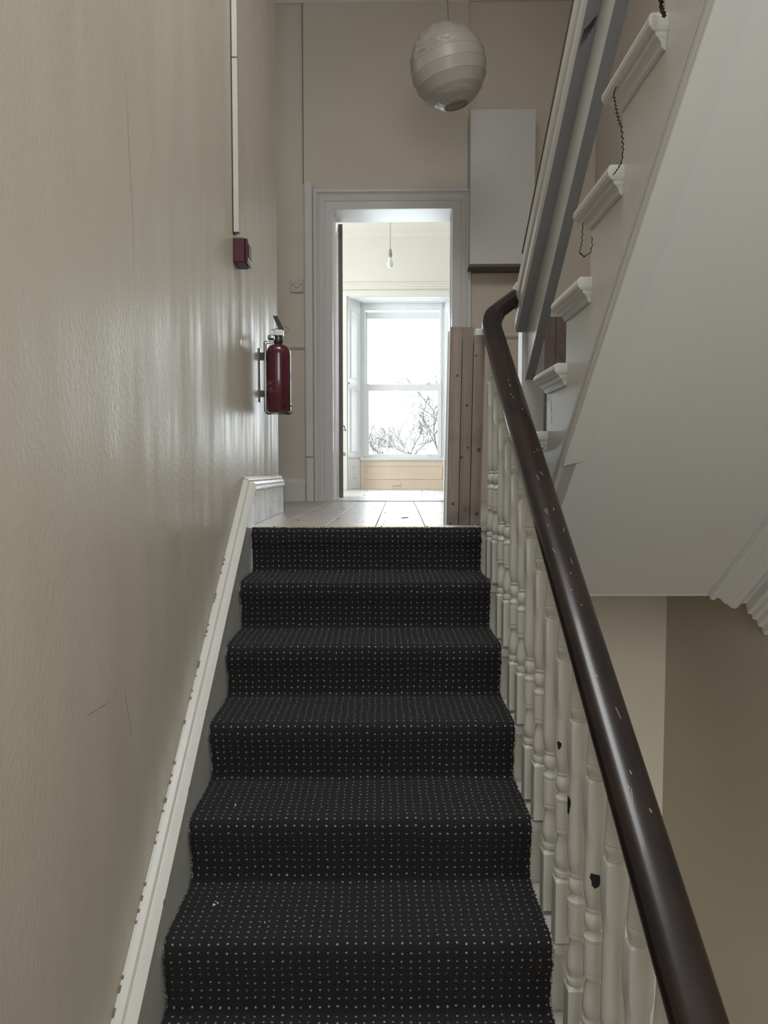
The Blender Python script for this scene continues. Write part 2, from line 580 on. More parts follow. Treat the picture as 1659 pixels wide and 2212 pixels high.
# landing slab
mb = MB().box(-2.2, 0.52, 3.015, 5.75, -0.23, -0.014).box(0.52, 1.6, 2.70, 5.75, -0.23, -0.014)
slab = struct('floor', mb, 'laminate_b', 'limed wood-look laminate floor of the landing', 'floor')
# laminate planks, laid along the room axis with open joints
R0 = Matrix.Rotation(-ROOM_ANGLE, 4, 'Z')
x = -2.16 + 0.0
col = 0
xedges = [0.268 - 0.2105 * k for k in range(12, -7, -1)]
for ci in range(len(xedges) - 1):
    x0, x1 = xedges[ci] + 0.0016, xedges[ci + 1] - 0.0016
    joint = (-1.985 if ci == 10 else random.uniform(-2.2, -0.6))
    for ya, yb in ((-2.62, joint), (joint, -0.0)):
        ya2, yb2 = ya + 0.0015, yb - 0.0015
        if yb2 - ya2 < 0.1:
            continue
        # trim to the landing edge (world y 2.985) and the walls
        pts = []
        for px, py in ((x0, ya2), (x1, ya2), (x1, yb2), (x0, yb2)):
            w = RM @ Vector((px, py, 0))
            if w.x > 0.53:
                w.y = max(w.y, 2.82)
            else:
                w.y = max(w.y, 3.0135)
            w.x = min(max(w.x, -2.19), 1.595)
            pts.append((w.x, w.y))
        if max(p[0] for p in pts) - min(p[0] for p in pts) < 0.02:
            continue
        if max(p[0] for p in pts) < -0.55 and max(p[1] for p in pts) < 4.21:
            continue
        if min(p[0] for p in pts) < XL + 0.02:
            pts = [(p[0] if p[1] > 4.2 else max(p[0], XL + 0.02), p[1]) for p in pts]
        dz = random.uniform(-0.0008, 0.0)
        pb = MB().prism(pts, 2, -0.0139, dz)
        obj('floor_plank', pb, random.choice(['laminate', 'laminate', 'laminate_b']), slab, bevel=0.0012)

# ------------------------------------------------------------------ door wall (room frame)
OL, OR_, OT = -0.343, 0.550, 2.172
mb = MB().box(-2.5, OL - 0.02, 0, 0.26, -0.23, CEIL).box(OR_ + 0.02, 1.75, 0, 0.26, -0.23, CEIL)
mb.box(OL - 0.02, OR_ + 0.02, 0, 0.26, OT + 0.02, CEIL)
struct('wall_far', mb, 'wall_matt', 'dim beige wall across the landing around the doorway', 'wall', room=True)
mb = MB().box(-0.553, OL - 0.1, -0.022, 0.0, 0.0, 3.655).box(OL - 0.1, OR_ + 0.1, -0.022, 0.0, OT + 0.1, 3.655)
mb.box(OR_ + 0.1, 0.66, -0.022, 0.0, 0.0, 3.655)
struct('wall_far_lining', mb, 'wall_matt', 'thin plasterboard layer around the doorway, its edge a vertical line', 'wall', room=True)
mb = MB().box(-0.559, -0.5525, -0.0235, -0.0005, 2.365, 3.655)
struct('trim_11', mb, 'joint_brown', 'dark vertical joint in the plaster above the left of the doorway', 'plaster joint', room=True)  # narrow dark strip along the edge of the lining
# cornice over door wall
mb = MB().prism([(0.0, 3.655), (-0.02, 3.655), (-0.03, 3.675), (-0.06, 3.69), (-0.09, 3.72), (-0.11, CEIL), (0.0, CEIL)], 0, -2.5, 1.7)
struct('trim_1', mb, 'trim_dull', 'plain cornice at the very top of the wall over the doorway', 'cornice', room=True)
# door lining
mb = MB().box(OL - 0.02, OL, -0.012, 0.27, 0, OT).box(OR_, OR_ + 0.02, -0.012, 0.27, 0, OT)
mb.box(OL - 0.02, OR_ + 0.02, -0.012, 0.27, OT, OT + 0.02)
mb.box(OL, OL + 0.013, 0.10, 0.14, 0, OT - 0.012).box(OR_ - 0.006, OR_, 0.10, 0.14, 0, OT - 0.006)
lin = struct('trim_2', mb, 'room_white', 'white painted lining inside the doorway', 'door lining', room=True, bevel=0.002)
# architrave
prof = [(0.0, 0.012), (0.0, 0.026), (0.055, 0.026), (0.058, 0.032), (0.066, 0.034), (0.074, 0.030), (0.092, 0.036), (0.102, 0.032),
        (0.112, 0.040), (0.118, 0.048), (0.136, 0.048), (0.138, 0.040), (0.138, 0.012)]
mb = MB()
frame_u(mb, OL, OR_, OT, 0.0, prof)
struct('trim_3', mb, 'trim_dull', 'grey-white moulded architrave framing the doorway', 'architrave', room=True)
# narrow boxing strip left of the architrave with its separate foot piece
st = room_thing('pipe_boxing', 'narrow white painted boxing strip standing left of the doorway architrave', 'pipe boxing')
obj('strip', MB().box(-0.545, -0.490, -0.052, -0.0222, 0.338, 2.36), 'trim_dull', st, bevel=0.003)
obj('foot_block', MB().box(-0.541, -0.487, -0.058, -0.0222, 0.0, 0.333), 'trim_dull', st, bevel=0.003)
# dado rail and skirting either side
dp = [(0.0, 1.146), (-0.012, 1.150), (-0.02, 1.165), (-0.016, 1.18), (-0.008, 1.19), (0.0, 1.192)]
mb = MB().prism(dp, 0, -2.5, -0.555)
struct('trim_4', mb, 'wall_matt', 'painted dado rail on the wall left of the doorway', 'dado rail', room=True)
mb = MB().prism([(q[0], q[1] + 0.075) for q in dp], 0, 0.70, 1.13)
struct('trim_5', mb, 'wall_matt', 'painted dado rail right of the doorway behind the balusters', 'dado rail', room=True)
sp = [(0.0, 0.0), (-0.022, 0.0), (-0.022, 0.14), (-0.014, 0.155), (-0.010, 0.172), (0.0, 0.175)]
mb = MB().prism(sp, 0, -2.5, -0.5555)
struct('baseboard_far', mb, 'trim_dull', 'plain skirting board left of the doorway', 'skirting', room=True)

# ------------------------------------------------------------------ skirting and string on the left wall
mb = MB()
sk = [(XL, 0.0), (XL + 0.028, 0.0), (XL + 0.028, 0.145), (XL + 0.034, 0.15), (XL + 0.034, 0.158), (XL + 0.026, 0.164), (XL + 0.028, 0.176),
      (XL + 0.020, 0.186), (XL + 0.020, 0.196), (XL + 0.008, 0.207), (XL, 0.209)]
mb.prism(sk, 1, 3.10, 4.224)
mb.box(XL - 0.22, XL + 0.028, 4.2005, 4.226, 0, 0.145)
struct('baseboard_left', mb, 'gloss_white', 'chipped white gloss skirting with moulded top at the head of the stairs', 'skirting', bevel=0.0015)


def cap_z(y):
    return 0.199 + 0.7068 * (y - 3.117)


lower = thing('staircase', 'straight flight of carpeted wooden stairs with white painted sides rising to the landing', 'staircase')
# wall string
ya, yb = 0.7, 3.10
mb = MB().prism([(ya, cap_z(ya) - 0.45), (yb + 0.0, cap_z(yb) - 0.35), (yb, cap_z(yb) - 0.022), (ya, cap_z(ya) - 0.022)], 0, XL + 0.0005, XL + 0.045)
obj('wall_string', mb, 'gloss_cream', lower)
rings = []
capp = [(XL + 0.0005, -0.035), (XL + 0.045, -0.035), (XL + 0.052, -0.028), (XL + 0.052, -0.016), (XL + 0.040, -0.008), (XL + 0.026, -0.010), (XL + 0.022, 0.004), (XL + 0.008, 0.010), (XL + 0.0005, 0.010)]
mb = MB()
mb.loft([[(q[0], y, cap_z(y) + q[1]) for q in capp] for y in (ya, yb + 0.012)])
obj('string_cap', mb, 'gloss_cream', lower, bevel=0.001)
# paint chips along the cap
mb = MB()
for (y, s) in ((2.171, 0.011), (1.965, 0.012), (2.575, 0.014), (2.541, 0.006), (1.72, 0.012), (2.30, 0.005), (2.42, 0.006), (2.47, 0.004)):
    z = cap_z(y) - 0.022 + random.uniform(-0.004, 0.004)
    mb.prism([(y - s * .5, z - s * .6), (y + s * .1, z - s * .3), (y + s * .5, z + s * .5), (y + s * .05, z + s * .6), (y - s * .4, z + s * .1)], 0, XL + 0.051, XL + 0.0528)
for i in range(46):
    y = 1.35 + 1.35 * random.random()
    s = random.uniform(0.002, 0.006)
    z = cap_z(y) + 0.010
    mb.prism([(y - s, z - s * .75), (y + s, z + s * .66), (y + s * .8, z + s * .66 + 0.0012), (y - s, z - s * .75 + 0.0008)], 0, XL + 0.001, XL + 0.0055)
obj('paint_chips', mb, 'scuff_brown', lower)['kind'] = 'stuff'
# steps: solid tread and riser blocks, white painted ends
for k in range(0, 9):
    y, z = nose(k)
    if k == 0:
        mb = MB().box(XL + 0.0455, 0.515, y + 0.034, 3.0145, z - 0.23, z - 0.0145)
        obj('step', mb, 'gloss_cream', lower, bevel=0.004)
        continue
    mb = MB().box(XL + 0.0455, 0.49, y + 0.014, nose(k - 1)[0] + 0.034, z - 0.045, z - 0.016)
    mb.box(XL + 0.0455, 0.478, y + 0.036, nose(k - 1)[0] + 0.0355, z - 0.40 if k < 8 else HZ, z - 0.0449)
    obj('step', mb, 'gloss_cream', lower, bevel=0.006)

LINT = [(-0.430, 1.858, -0.90, 0.004), (-0.422, 1.866, -0.90, 0.0025), (-0.286, 1.782, -0.90, 0.0018), (-0.408, 2.042, -0.72, 0.0025), (-0.2, 1.80, -0.90, 0.0012)]

# ------------------------------------------------------------------ carpet runner
prof = []           # (y, z, arclength)
TH = 0.0


def arc(cy, cz, r, a0, a1, n):
    return [(cy + r * cos(a0 + (a1 - a0) * i / n), cz + r * sin(a0 + (a1 - a0) * i / n)) for i in range(n + 1)]


pl = []
for k in range(0, 9):
    y, z = nose(k)
    if k == 0:
        pl += [(y + 0.029, z - 0.001), (y + 0.024, z + 0.002)]
    R = 0.024
    pl += arc(y + R, z - R, R, pi / 2, pi, 6)
    pl += arc(y + 0.012, z - 0.05, 0.012, pi, pi * 1.25, 2)[1:]
    yn = y + 0.018
    zb = -RISE * (k + 1)
    pl += [(yn - 0.004, z - 0.09), (yn, z - 0.13)]
    if k < 8:
        pl += arc(yn - 0.016 - 0.002, zb + 0.018, 0.018, 0, -pi / 2, 4)
    else:
        pl += [(yn, HZ + 0.002)]
# resample evenly
dense = [pl[0]]
for a, b in zip(pl, pl[1:]):
    d = sqrt((a[0] - b[0]) ** 2 + (a[1] - b[1]) ** 2)
    n = max(1, int(d / 0.008))
    for i in range(1, n + 1):
        dense.append((a[0] + (b[0] - a[0]) * i / n, a[1] + (b[1] - a[1]) * i / n))
s = 0.0
rows = []
for i, p in enumerate(dense):
    if i:
        s += sqrt((p[0] - dense[i - 1][0]) ** 2 + (p[1] - dense[i - 1][1]) ** 2)
    rows.append((p[0], p[1], s))
NX = 60
bm = bmesh.new()
uvl = bm.loops.layers.uv.new('UVMap')
grid = []
uvs = {}
for ri, (y, z, s) in enumerate(rows):
    a = rows[max(ri - 1, 0)]
    b = rows[min(ri + 1, len(rows) - 1)]
    t = Vector((0, b[0] - a[0], b[1] - a[1])).normalized()
    nrm = Vector((0, -t.z, t.y))
    if nrm.z < 0 and abs(nrm.z) > abs(nrm.y):
        nrm = -nrm
    if abs(nrm.y) >= abs(nrm.z) and nrm.y > 0:
        nrm = -nrm
    row = []
    for i in range(NX + 1):
        u = CL + (CR - CL) * i / NX
        if i == 0:
            u += random.uniform(-0.0025, 0.002)
        if i == NX:
            u += random.uniform(-0.002, 0.0025)
        w = noise.noise(Vector((u * 7, s * 9, 0.3))) * 0.0028 + noise.noise(Vector((u * 2.2, s * 2.5, 4.0))) * 0.003
        p = Vector((u, y, z)) + nrm * w
        v = bm.verts.new(p)
        uvs[v] = (u, s)
        row.append(v)
    grid.append(row)
for r0, r1 in zip(grid, grid[1:]):
    for i in range(NX):
        f = bm.faces.new((r0[i], r0[i + 1], r1[i + 1], r1[i]))
        f.smooth = True
        for lp in f.loops:
            lp[uvl].uv = uvs[lp.vert]
bmesh.ops.recalc_face_normals(bm, faces=bm.faces)
me = bpy.data.meshes.new('stair_carpet')
bm.to_mesh(me)
bm.free()
me.materials.append(M['carpet'])
carpet = bpy.data.objects.new('stair_carpet', me)
COL.objects.link(carpet)
tag(carpet, 'near-black stair carpet with a grid of pale flecks covering the flight', 'carpet')
sol = carpet.modifiers.new('thickness', 'SOLIDIFY')
sol.thickness = 0.008
sol.offset = -1.0
# ragged pile standing out at both cut edges and the top edge
mb = MB()
for ri in range(0, len(rows), 1):
    y, z, s = rows[ri]
    for xe, sg in ((CL, -1), (CR, 1)):
        for q in range(2):
            h = random.uniform(0.003, 0.007)
            yy, zz = y + random.uniform(-0.004, 0.004), z + random.uniform(-0.006, 0.003)
            dz = random.uniform(-0.003, 0.003)
            mb.add([(xe, yy - 0.0015, zz), (xe, yy + 0.0015, zz + 0.001), (xe + sg * h, yy + random.uniform(-.003, .003), zz + dz)], [(0, 1, 2)])
for i in range(420):
    u = random.uniform(CL, CR)
    h = random.uniform(0.002, 0.006)
    y = nose(0)[0] + random.uniform(0.004, 0.03)
    z = 0.0
    mb.add([(u - 0.002, y, z), (u + 0.002, y, z), (u + random.uniform(-.004, .004), y - 0.004, z + h)], [(0, 1, 2)])
pile = obj('cut_pile', mb, 'fringe', carpet)
pile['kind'] = 'stuff'

m_ = MB()
for (x, y, z, r_) in LINT:
    pts = [(x + r_ * cos(a) * k_, y + r_ * sin(a) * k_) for a, k_ in ((0, 1), (1.1, .6), (2.2, 1.0), (3.3, .7), (4.6, .9))]
    m_.prism(pts, 2, z + 0.003, z + 0.006)
obj('lint', m_, 'white_scuff', carpet, label='pale lint flecks')['kind'] = 'stuff'

# brass edging strip with screws
ts = thing('floor_edge_strip', 'thin brass edging strip screwed down along the landing edge above the carpet', 'edging strip', (0, 3.018, 0.0))
obj('strip', MB().prism([(-0.012, 0.0005), (0.012, 0.0005), (0.009, 0.004), (-0.008, 0.005), (-0.012, 0.002)], 0, -0.51, 0.275), 'brass', ts)
for x in (-0.225, 0.012, -0.43, 0.20):
    obj('screw', MB().lathe([(0.004, 0.0042), (0.004, 0.0060), (0.0025, 0.0075), (0.0001, 0.0078)], (x, 0, 0), 10), 'black_metal', ts)

# ------------------------------------------------------------------ balustrade: balusters and dark handrail
RX = 0.4470           # centre line of rail and balusters


def rail_z(y):
    return 0.192 + 0.682 * (y - 2.053)


bal = thing('balustrade', 'white turned balusters under a dark polished wooden handrail along the open side of the stairs', 'balustrade')


def sq(h, z, ch=0.0):
    """eight-cornered square section of half width h"""
    c = max(ch, 0.0012)
    return [(h, -h + c, z), (h, h - c, z), (h - c, h, z), (-h + c, h, z), (-h, h - c, z), (-h, -h + c, z), (-h + c, -h, z), (h - c, -h, z)]


def rnd(r, z, n=16):
    return [(r * cos(2 * pi * (i - 0.5) / n), r * sin(2 * pi * (i - 0.5) / n), z) for i in range(n)]


def make_baluster(top, dz):
    mb = MB()
    h = 0.0215
    mb.loft([sq(h, -0.004), sq(h, 0.146), sq(h - 0.004, 0.153, 0.007), sq(0.014, 0.156, 0.008)])
    p1 = [(0.015, 0.153), (0.0205, 0.158), (0.0215, 0.164), (0.0205, 0.170), (0.0150, 0.172), (0.0145, 0.176), (0.0175, 0.180), (0.0210, 0.190), (0.0215, 0.200),
          (0.0205, 0.215), (0.0175, 0.235), (0.0150, 0.250), (0.0138, 0.258), (0.0140, 0.262), (0.0195, 0.264), (0.0205, 0.268), (0.0195, 0.272),
          (0.0190, 0.275), (0.0205, 0.277), (0.0205, 0.338), (0.0190, 0.340), (0.0190, 0.342), (0.0212, 0.344), (0.0212, 0.350), (0.0190, 0.353), (0.0140, 0.360),
          (0.0125, 0.364), (0.0165, 0.368), (0.0192, 0.375), (0.0200, 0.384), (0.0192, 0.393), (0.0165, 0.400), (0.0135, 0.403), (0.0135, 0.405),
          (0.0165, 0.407), (0.0165, 0.410), (0.0150, 0.412), (0.0172, 0.420), (0.0205, 0.435), (0.0220, 0.452), (0.0222, 0.470),
          (0.0216, 0.49 + dz * .3), (0.0206, 0.52 + dz * .7), (0.0204, 0.552 + dz), (0.0204, 0.556 + dz)]
    mb.lathe(p1, (0, 0, 0), 18)
    d = dz
    def sup(hh, e, z, n=32):
        out = []
        for i in range(n):
            a = 2 * pi * i / n
            c_, s_ = cos(a), sin(a)
            q = (abs(c_) ** (2 / e) + abs(s_) ** (2 / e)) ** (-e / 2) if e > 0 else 1
            out.append((hh * q * c_, hh * q * s_, z))
        return out
    mb.loft([sup(0.0204, 1.0, 0.545 + d), sup(0.0206, 0.95, 0.556 + d), sup(0.0210, 0.75, 0.568 + d), sup(0.0214, 0.45, 0.580 + d), sup(h, 0.22, 0.590 + d), sup(h, 0.12, 0.602 + d), sup(h, 0.12, 0.674 + d), sup(h - 0.003, 0.2, 0.682 + d), sup(0.013, 0.4, 0.686 + d)], smooth=True)
    p2 = [(0.0150, 0.684 + d), (0.0165, 0.688 + d), (0.0155, 0.692 + d), (0.0175, 0.694 + d), (0.0175, 0.697 + d), (0.0190, 0.700 + d), (0.0205, 0.708 + d), (0.0205, 0.714 + d),
          (0.0190, 0.717 + d), (0.0205, 0.719 + d), (0.0195, 0.735 + d), (0.0172, 0.775 + d), (0.0155, 0.82 + d), (0.0150, top)]
    mb.lathe(p2, (0, 0, 0), 18)
    return mb


protos = {}
bcount = 0
for k in range(1, 9):
    yk, zk = nose(k)
    for which, off in (('rear', 0.155), ('front', 0.024)):
        y = yk + off
        zt = zk - 0.012
        top = rail_z(y) - 0.020 - zt
        if which not in protos:
            o = obj('baluster', make_baluster(top + 0.012, 0.075 if which == 'rear' else 0.0), 'gloss_cream', bal)
            o.data.set_sharp_from_angle(angle=radians(28))
            protos[which] = o
        else:
            o = protos[which].copy()
            COL.objects.link(o)
        o.location = (RX, y, zt + 0.012)
        protos.setdefault('all', []).append(o)

# black bare patches where the paint has come off three balusters
b_all = protos['all']


def chip(b, h, ang0, w, hh, seed):
    """thin irregular dark patch wrapped on the round shaft, in the baluster's own frame"""
    rn = random.Random(seed)
    r0_, r1_ = [], []
    for i in range(11):
        a = 2 * pi * i / 11
        rr = 1 + 0.22 * sin(3 * a + 0.6) + rn.uniform(-.08, .08)
        ang = radians(ang0) + w / 0.022 * cos(a) * rr * 0.5
        zz = h + hh * sin(a) * rr * 0.5
        r0_.append((0.0195 * cos(ang), 0.0195 * sin(ang), zz))
        r1_.append((0.0230 * cos(ang), 0.0230 * sin(ang), zz))
    return MB().loft([r0_, r1_])


for idx, h_, ang0, w, hh in ((7, 0.480, 262, 0.026, 0.030), (5, 0.482, 222, 0.011, 0.018), (6, 0.570, 184, 0.014, 0.040)):
    # balusters are stored rear, front for treads one to eight
    obj('paint_chip', chip(b_all[idx + 4], h_, ang0, w, hh, idx), 'black_paint', b_all[idx + 4], label='black patch of bare dark wood')

# handrail: rounded section swept up the flight, over the knee and into the newel of the upper flight
path = []
yA, yB = 0.30, 2.90
for i in range(14):
    y = yA + (yB - yA) * i / 13
    path.append(Vector((RX - 0.002, y, rail_z(y) + 0.012)))
pk = Vector((RX - 0.001, 2.970, rail_z(2.970) + 0.030))
pe = Vector((0.585, 3.060, 0.958))
b0 = path[-1]
for i in range(1, 8):
    t = i / 8
    path.append(b0 * (1 - t) ** 2 + pk * 2 * t * (1 - t) + (pk.lerp(pe, 0.25)) * t * t)
for i in range(0, 6):
    path.append(pk.lerp(pe, 0.25).lerp(pe, i / 5))
# resample by removing near-duplicates
rp = [path[0]]
for p in path[1:]:
    if (p - rp[-1]).length > 0.008:
        rp.append(p)
sec = []
wv, hv = 0.0385, 0.033
for i in range(20):
    a = 2 * pi * i / 20
    c_, s_ = cos(a), sin(a)
    e = 0.62
    sx = math.copysign(abs(c_) ** e, c_) * wv
    sz = math.copysign(abs(s_) ** (0.8 if s_ > 0 else 0.5), s_) * (hv if s_ > 0 else hv * 0.85)
    sec.append((sx, sz))
rings = []
for i, p in enumerate(rp):
    t = (rp[min(i + 1, len(rp) - 1)] - rp[max(i - 1, 0)]).normalized()
    side = t.cross(Vector((0, 0, 1))).normalized()
    up = side.cross(t)
    rings.append([tuple(p + side * q[0] + up * q[1]) for q in sec])
mb = MB().loft(rings, smooth=True)
rail = obj('handrail', mb, 'rail_dark', bal, label='dark polished mahogany handrail with a knee at the landing')
# little plugged hole on the knee and pale scratches on the rail
obj('plug_hole', MB().lathe([(0.0045, 0.0), (0.0045, 0.002), (0.003, 0.003), (0.0001, 0.003)], (RX + 0.004, 2.935, rail_z(2.935) + 0.048), 10), 'black_paint', rail)
mb = MB()
for i in range(30):
    y = random.uniform(1.15, 2.5)
    a = random.uniform(0.9, 2.2)
    L_ = random.choice([0.003, 0.004, 0.006, 0.014, 0.022])
    w_ = 0.0007 if L_ > 0.01 else 0.0013
    px = RX - 0.002 + cos(a) * 0.031
    zz = rail_z(y) + 0.012 + 0.0335 / cos(math.atan(0.682)) * 0.965
    zz -= max(0, abs(cos(a)) - 0.35) * 0.010
    dx = random.uniform(-0.4, 0.4)
    mb.prism([(px, y), (px + w_, y), (px + w_ + dx * L_, y + L_), (px + dx * L_, y + L_)], 2, 0, 0.001)
    for vi in range(len(mb.v) - 16, len(mb.v)):
        v = mb.v[vi]
        mb.v[vi] = (v[0], v[1], zz + 0.682 * (v[1] - y) + v[2])
sc_o = obj('scratches', mb, 'rail_scuff', rail)
sc_o['kind'] = 'stuff'

# ------------------------------------------------------------------ upper flight
upper = thing('staircase', 'white painted upper flight with moulded tread ends climbing back over the well at right', 'staircase', (0, 0, 0))
UG = 0.232


def utip(n):
    return 2.39 - (n - 3) * UG


SX = 0.535            # string face


def low_z(y):
    return 0.189 + 0.7943 * (2.18 - y)


NU = 12
# outer string with stepped top edge
poly = [(utip(1) - 0.03, -0.012)]
for n in range(1, NU + 1):
    R = utip(n) - 0.045
    poly.append((R, 0.18 * (n - 1) - (0.012 if n == 1 else 0.03)))
    poly.append((R, 0.18 * n - 0.03))
Rl = utip(NU) - 0.045 - UG
poly.append((Rl, 0.18 * NU - 0.03))
poly.append((Rl, low_z(Rl)))
poly.append((2.62, low_z(2.62)))
poly.append((2.70, -0.225))
poly.append((utip(1) - 0.03, -0.10))
mb = MB().prism(poly, 0, SX, SX + 0.03)
obj('outer_string', mb, 'gloss_smooth', upper)
# raised lower board and bead mouldings along the string
def strip(o1, o2, x0, x1, y0=0.2, y1=2.55, prof=None):
    m_ = MB()
    m_.loft([[(x0, y, low_z(y) + o1), (x0, y, low_z(y) + o2), (x1, y, low_z(y) + o2), (x1, y, low_z(y) + o1)] for y in (y1, y0)])
    return m_


obj('string_board', strip(-0.004, 0.098, SX - 0.007, SX), 'gloss_smooth', upper, bevel=0.005)
m_ = MB()
bead = [(SX - 0.006, 0.040), (SX - 0.013, 0.038), (SX - 0.017, 0.031), (SX - 0.016, 0.024), (SX - 0.011, 0.020), (SX - 0.015, 0.014), (SX - 0.015, -0.004), (SX - 0.006, -0.008)]
m_.loft([[(q[0], y, low_z(y) + q[1]) for q in bead] for y in (2.60, 0.2)])
obj('string_moulding', m_, 'gloss_smooth', upper)
# treads with rounded nosing returned along the open end; risers
TP = [(-0.062, 0.004), (-0.058, 0.010), (-0.050, 0.012), (-0.044, 0.018), (-0.040, 0.026), (-0.036, 0.028), (-0.033, 0.028), (-0.030, 0.037), (-0.024, 0.044), (-0.016, 0.046),
      (-0.008, 0.045), (-0.002, 0.040), (0.0, 0.034)]
mb = MB()
Yf, Yb = 0.0, -0.295
for_r = []
for z, o_ in TP:
    e = o_ - 0.045
    for_r.append([(SX - o_ * 0.8, Yb + 0.012 - o_ * 0.28, z), (XR - 0.001, Yb + 0.012 - o_ * 0.28, z), (XR - 0.001, Yf + e, z), (SX - o_ * 0.8 + 0.008, Yf + e, z), (SX - o_ * 0.8, Yf + e - 0.008, z)])
mb.loft(for_r)
tproto = None
for n in range(1, NU + 1):
    if tproto is None:
        t = obj('tread', mb, 'gloss_smooth', upper)
        tproto = t
    else:
        t = tproto.copy()
        COL.objects.link(t)
    t.location = (0, utip(n), 0.18 * n)
rproto = None
for n in range(1, NU + 1):
    if rproto is None:
        rproto = t = obj('riser', MB().box(SX + 0.030, XR - 0.001, -0.02, 0.0, -0.18, -0.03), 'gloss_smooth', upper)
    else:
        t = rproto.copy()
        COL.objects.link(t)
    t.location = (0, utip(n) - 0.0455, 0.18 * n)
# plaster soffit and the edge strip
mb = MB()
def soff(x0, x1, d0, d1, y0=0.2, y1=2.62):
    m_ = MB()
    pts = [(y0, low_z(y0) - d0), (y1, low_z(y1) - d0), (y1, low_z(y1) - d1), (y0, low_z(y0) - d1)]
    return m_.prism(pts, 0, x0, x1)
m_ = soff(SX + 0.0, XR - 0.001, -0.05, 0.0)
m_.prism([(2.62, low_z(2.62)), (2.705, -0.2265), (2.705, -0.16), (2.62, low_z(2.62) + 0.05)], 0, SX, XR - 0.001)
obj('soffit', m_, 'plaster_white', upper)
m_ = MB()
sec_ = [(SX - 0.012, 0.0), (SX - 0.012, -0.020), (SX + 0.050, -0.004), (SX + 0.050, 0.0)]
m_.loft([[(q[0], y, low_z(y) + q[1] - 0.0005) for q in sec_] for y in (0.2, 2.08)])
obj('soffit_edge_strip', m_, 'plaster_white', upper)
# sloping cornice in the corner of soffit and wall
cp = [(1.225, 0.0), (1.232, -0.018), (1.246, -0.022), (1.255, -0.012), (1.268, -0.016), (1.282, -0.034), (1.294, -0.036), (1.302, -0.046), (1.318, -0.052),
      (1.332, -0.046), (1.340, -0.034), (1.362, -0.032), (1.362, -0.068), (1.376, -0.070), (1.378, -0.088), (1.392, -0.090), (1.394, -0.112), (1.408, -0.116),
      (1.410, -0.14), (1.4295, -0.145), (1.4295, 0.0)]
m_ = MB()
m_.loft([[(q[0], y + q[1] * 0.35, low_z(y) + q[1] * 1.0 - 0.0005) for q in cp] for y in (0.2, 2.70)])
struct('trim_6', m_, 'plaster_white', 'broken white plaster cornice where the sloping soffit meets the right wall', 'cornice', bevel=0.002)
# frayed thread and torn carpet edge showing on the tread ends
def wav(pts, amp, r, n=16):
    out = []
    for a, b in zip(pts, pts[1:]):
        a, b = Vector(a), Vector(b)
        k = max(2, int((b - a).length / 0.006))
        for i in range(k):
            p = a.lerp(b, i / k)
            p.y += amp * (1 if len(out) % 2 else -1) * random.uniform(.4, 1)
            out.append(tuple(p))
    out.append(tuple(pts[-1]))
    return MB().tube(out, r, 4)


fr1 = [(0.505, 1.607, 1.048), (0.505, 1.622, 1.041), (0.505, 1.605, 1.009), (0.505, 1.578, 0.966), (0.505, 1.563, 0.947), (0.505, 1.555, 0.92), (0.505, 1.551, 0.89), (0.505, 1.559, 0.875), (0.505, 1.585, 0.871), (0.505, 1.612, 0.87)]
fr2 = [(0.505, 1.847, 0.846), (0.505, 1.85, 0.827), (0.505, 1.853, 0.805), (0.505, 1.873, 0.782), (0.505, 1.83, 0.759), (0.505, 1.775, 0.754), (0.505, 1.764, 0.767), (0.505, 1.769, 0.788)]
fr3 = [(0.505, 1.362, 1.095), (0.505, 1.357, 1.075), (0.505, 1.352, 1.055), (0.505, 1.340, 1.037)]
obj('frayed_edge', wav(fr1, 0.006, 0.0015), 'fringe', upper, label='wavy dark frayed edge')
obj('frayed_edge', wav(fr2, 0.006, 0.0013), 'fringe', upper, label='loop of dark frayed thread')
obj('frayed_edge', wav(fr3, 0.002, 0.0045), 'fringe', upper, label='torn dark edge at the top of the frame')
obj('frayed_edge', wav([(0.512, 2.193, 0.473), (0.512, 2.184, 0.422), (0.512, 2.175, 0.367)], 0.002, 0.0012), 'white_scuff', upper, label='pale frayed threads')
obj('frayed_edge', wav([(0.512, 2.204, 0.458), (0.512, 2.234, 0.443), (0.512, 2.284, 0.436)], 0.003, 0.0008), 'white_scuff', upper, label='pale frayed threads')

# white boxed guard of the upper flight: newel post, moulded rail, board
guard = thing('boxed_handrail', 'white gloss boxed handrail and board sloping up over the dark rail to a white newel', 'handrail')
mb = MB().box(0.592, 0.684, 3.05, 3.142, 0.0, 1.03)
obj('newel_post', mb, 'gloss_smooth', guard, bevel=0.004)


def top_z(y):
    return 0.999 - 0.6963 * (y - 3.029)


def bot_z(y):
    return 0.899 - 0.7104 * (y - 2.907)


m_ = MB()
rr = []
for y in (3.045, 0.3):
    t, b = top_z(y), bot_z(y)
    hgt = t - b
    q = [(0.566, 0), (0.560, .10), (0.560, .30), (0.566, .34), (0.566, .46), (0.558, .52), (0.556, .78), (0.562, .90), (0.575, 1.0), (0.665, 1.0), (0.68, .9), (0.68, .1), (0.672, 0)]
    rr.append([(x, y, b + hgt * f) for x, f in q])
m_.loft(rr)
obj('rail', m_, 'gloss_smooth', guard)


def btop(y):
    return 0.869 + (1.509 - 0.869) / (2.062 - 2.909) * (y - 2.909)


def bbot(y):
    return 0.56 + (1.435 - 0.56) / (1.941 - 3.115) * (y - 3.115)


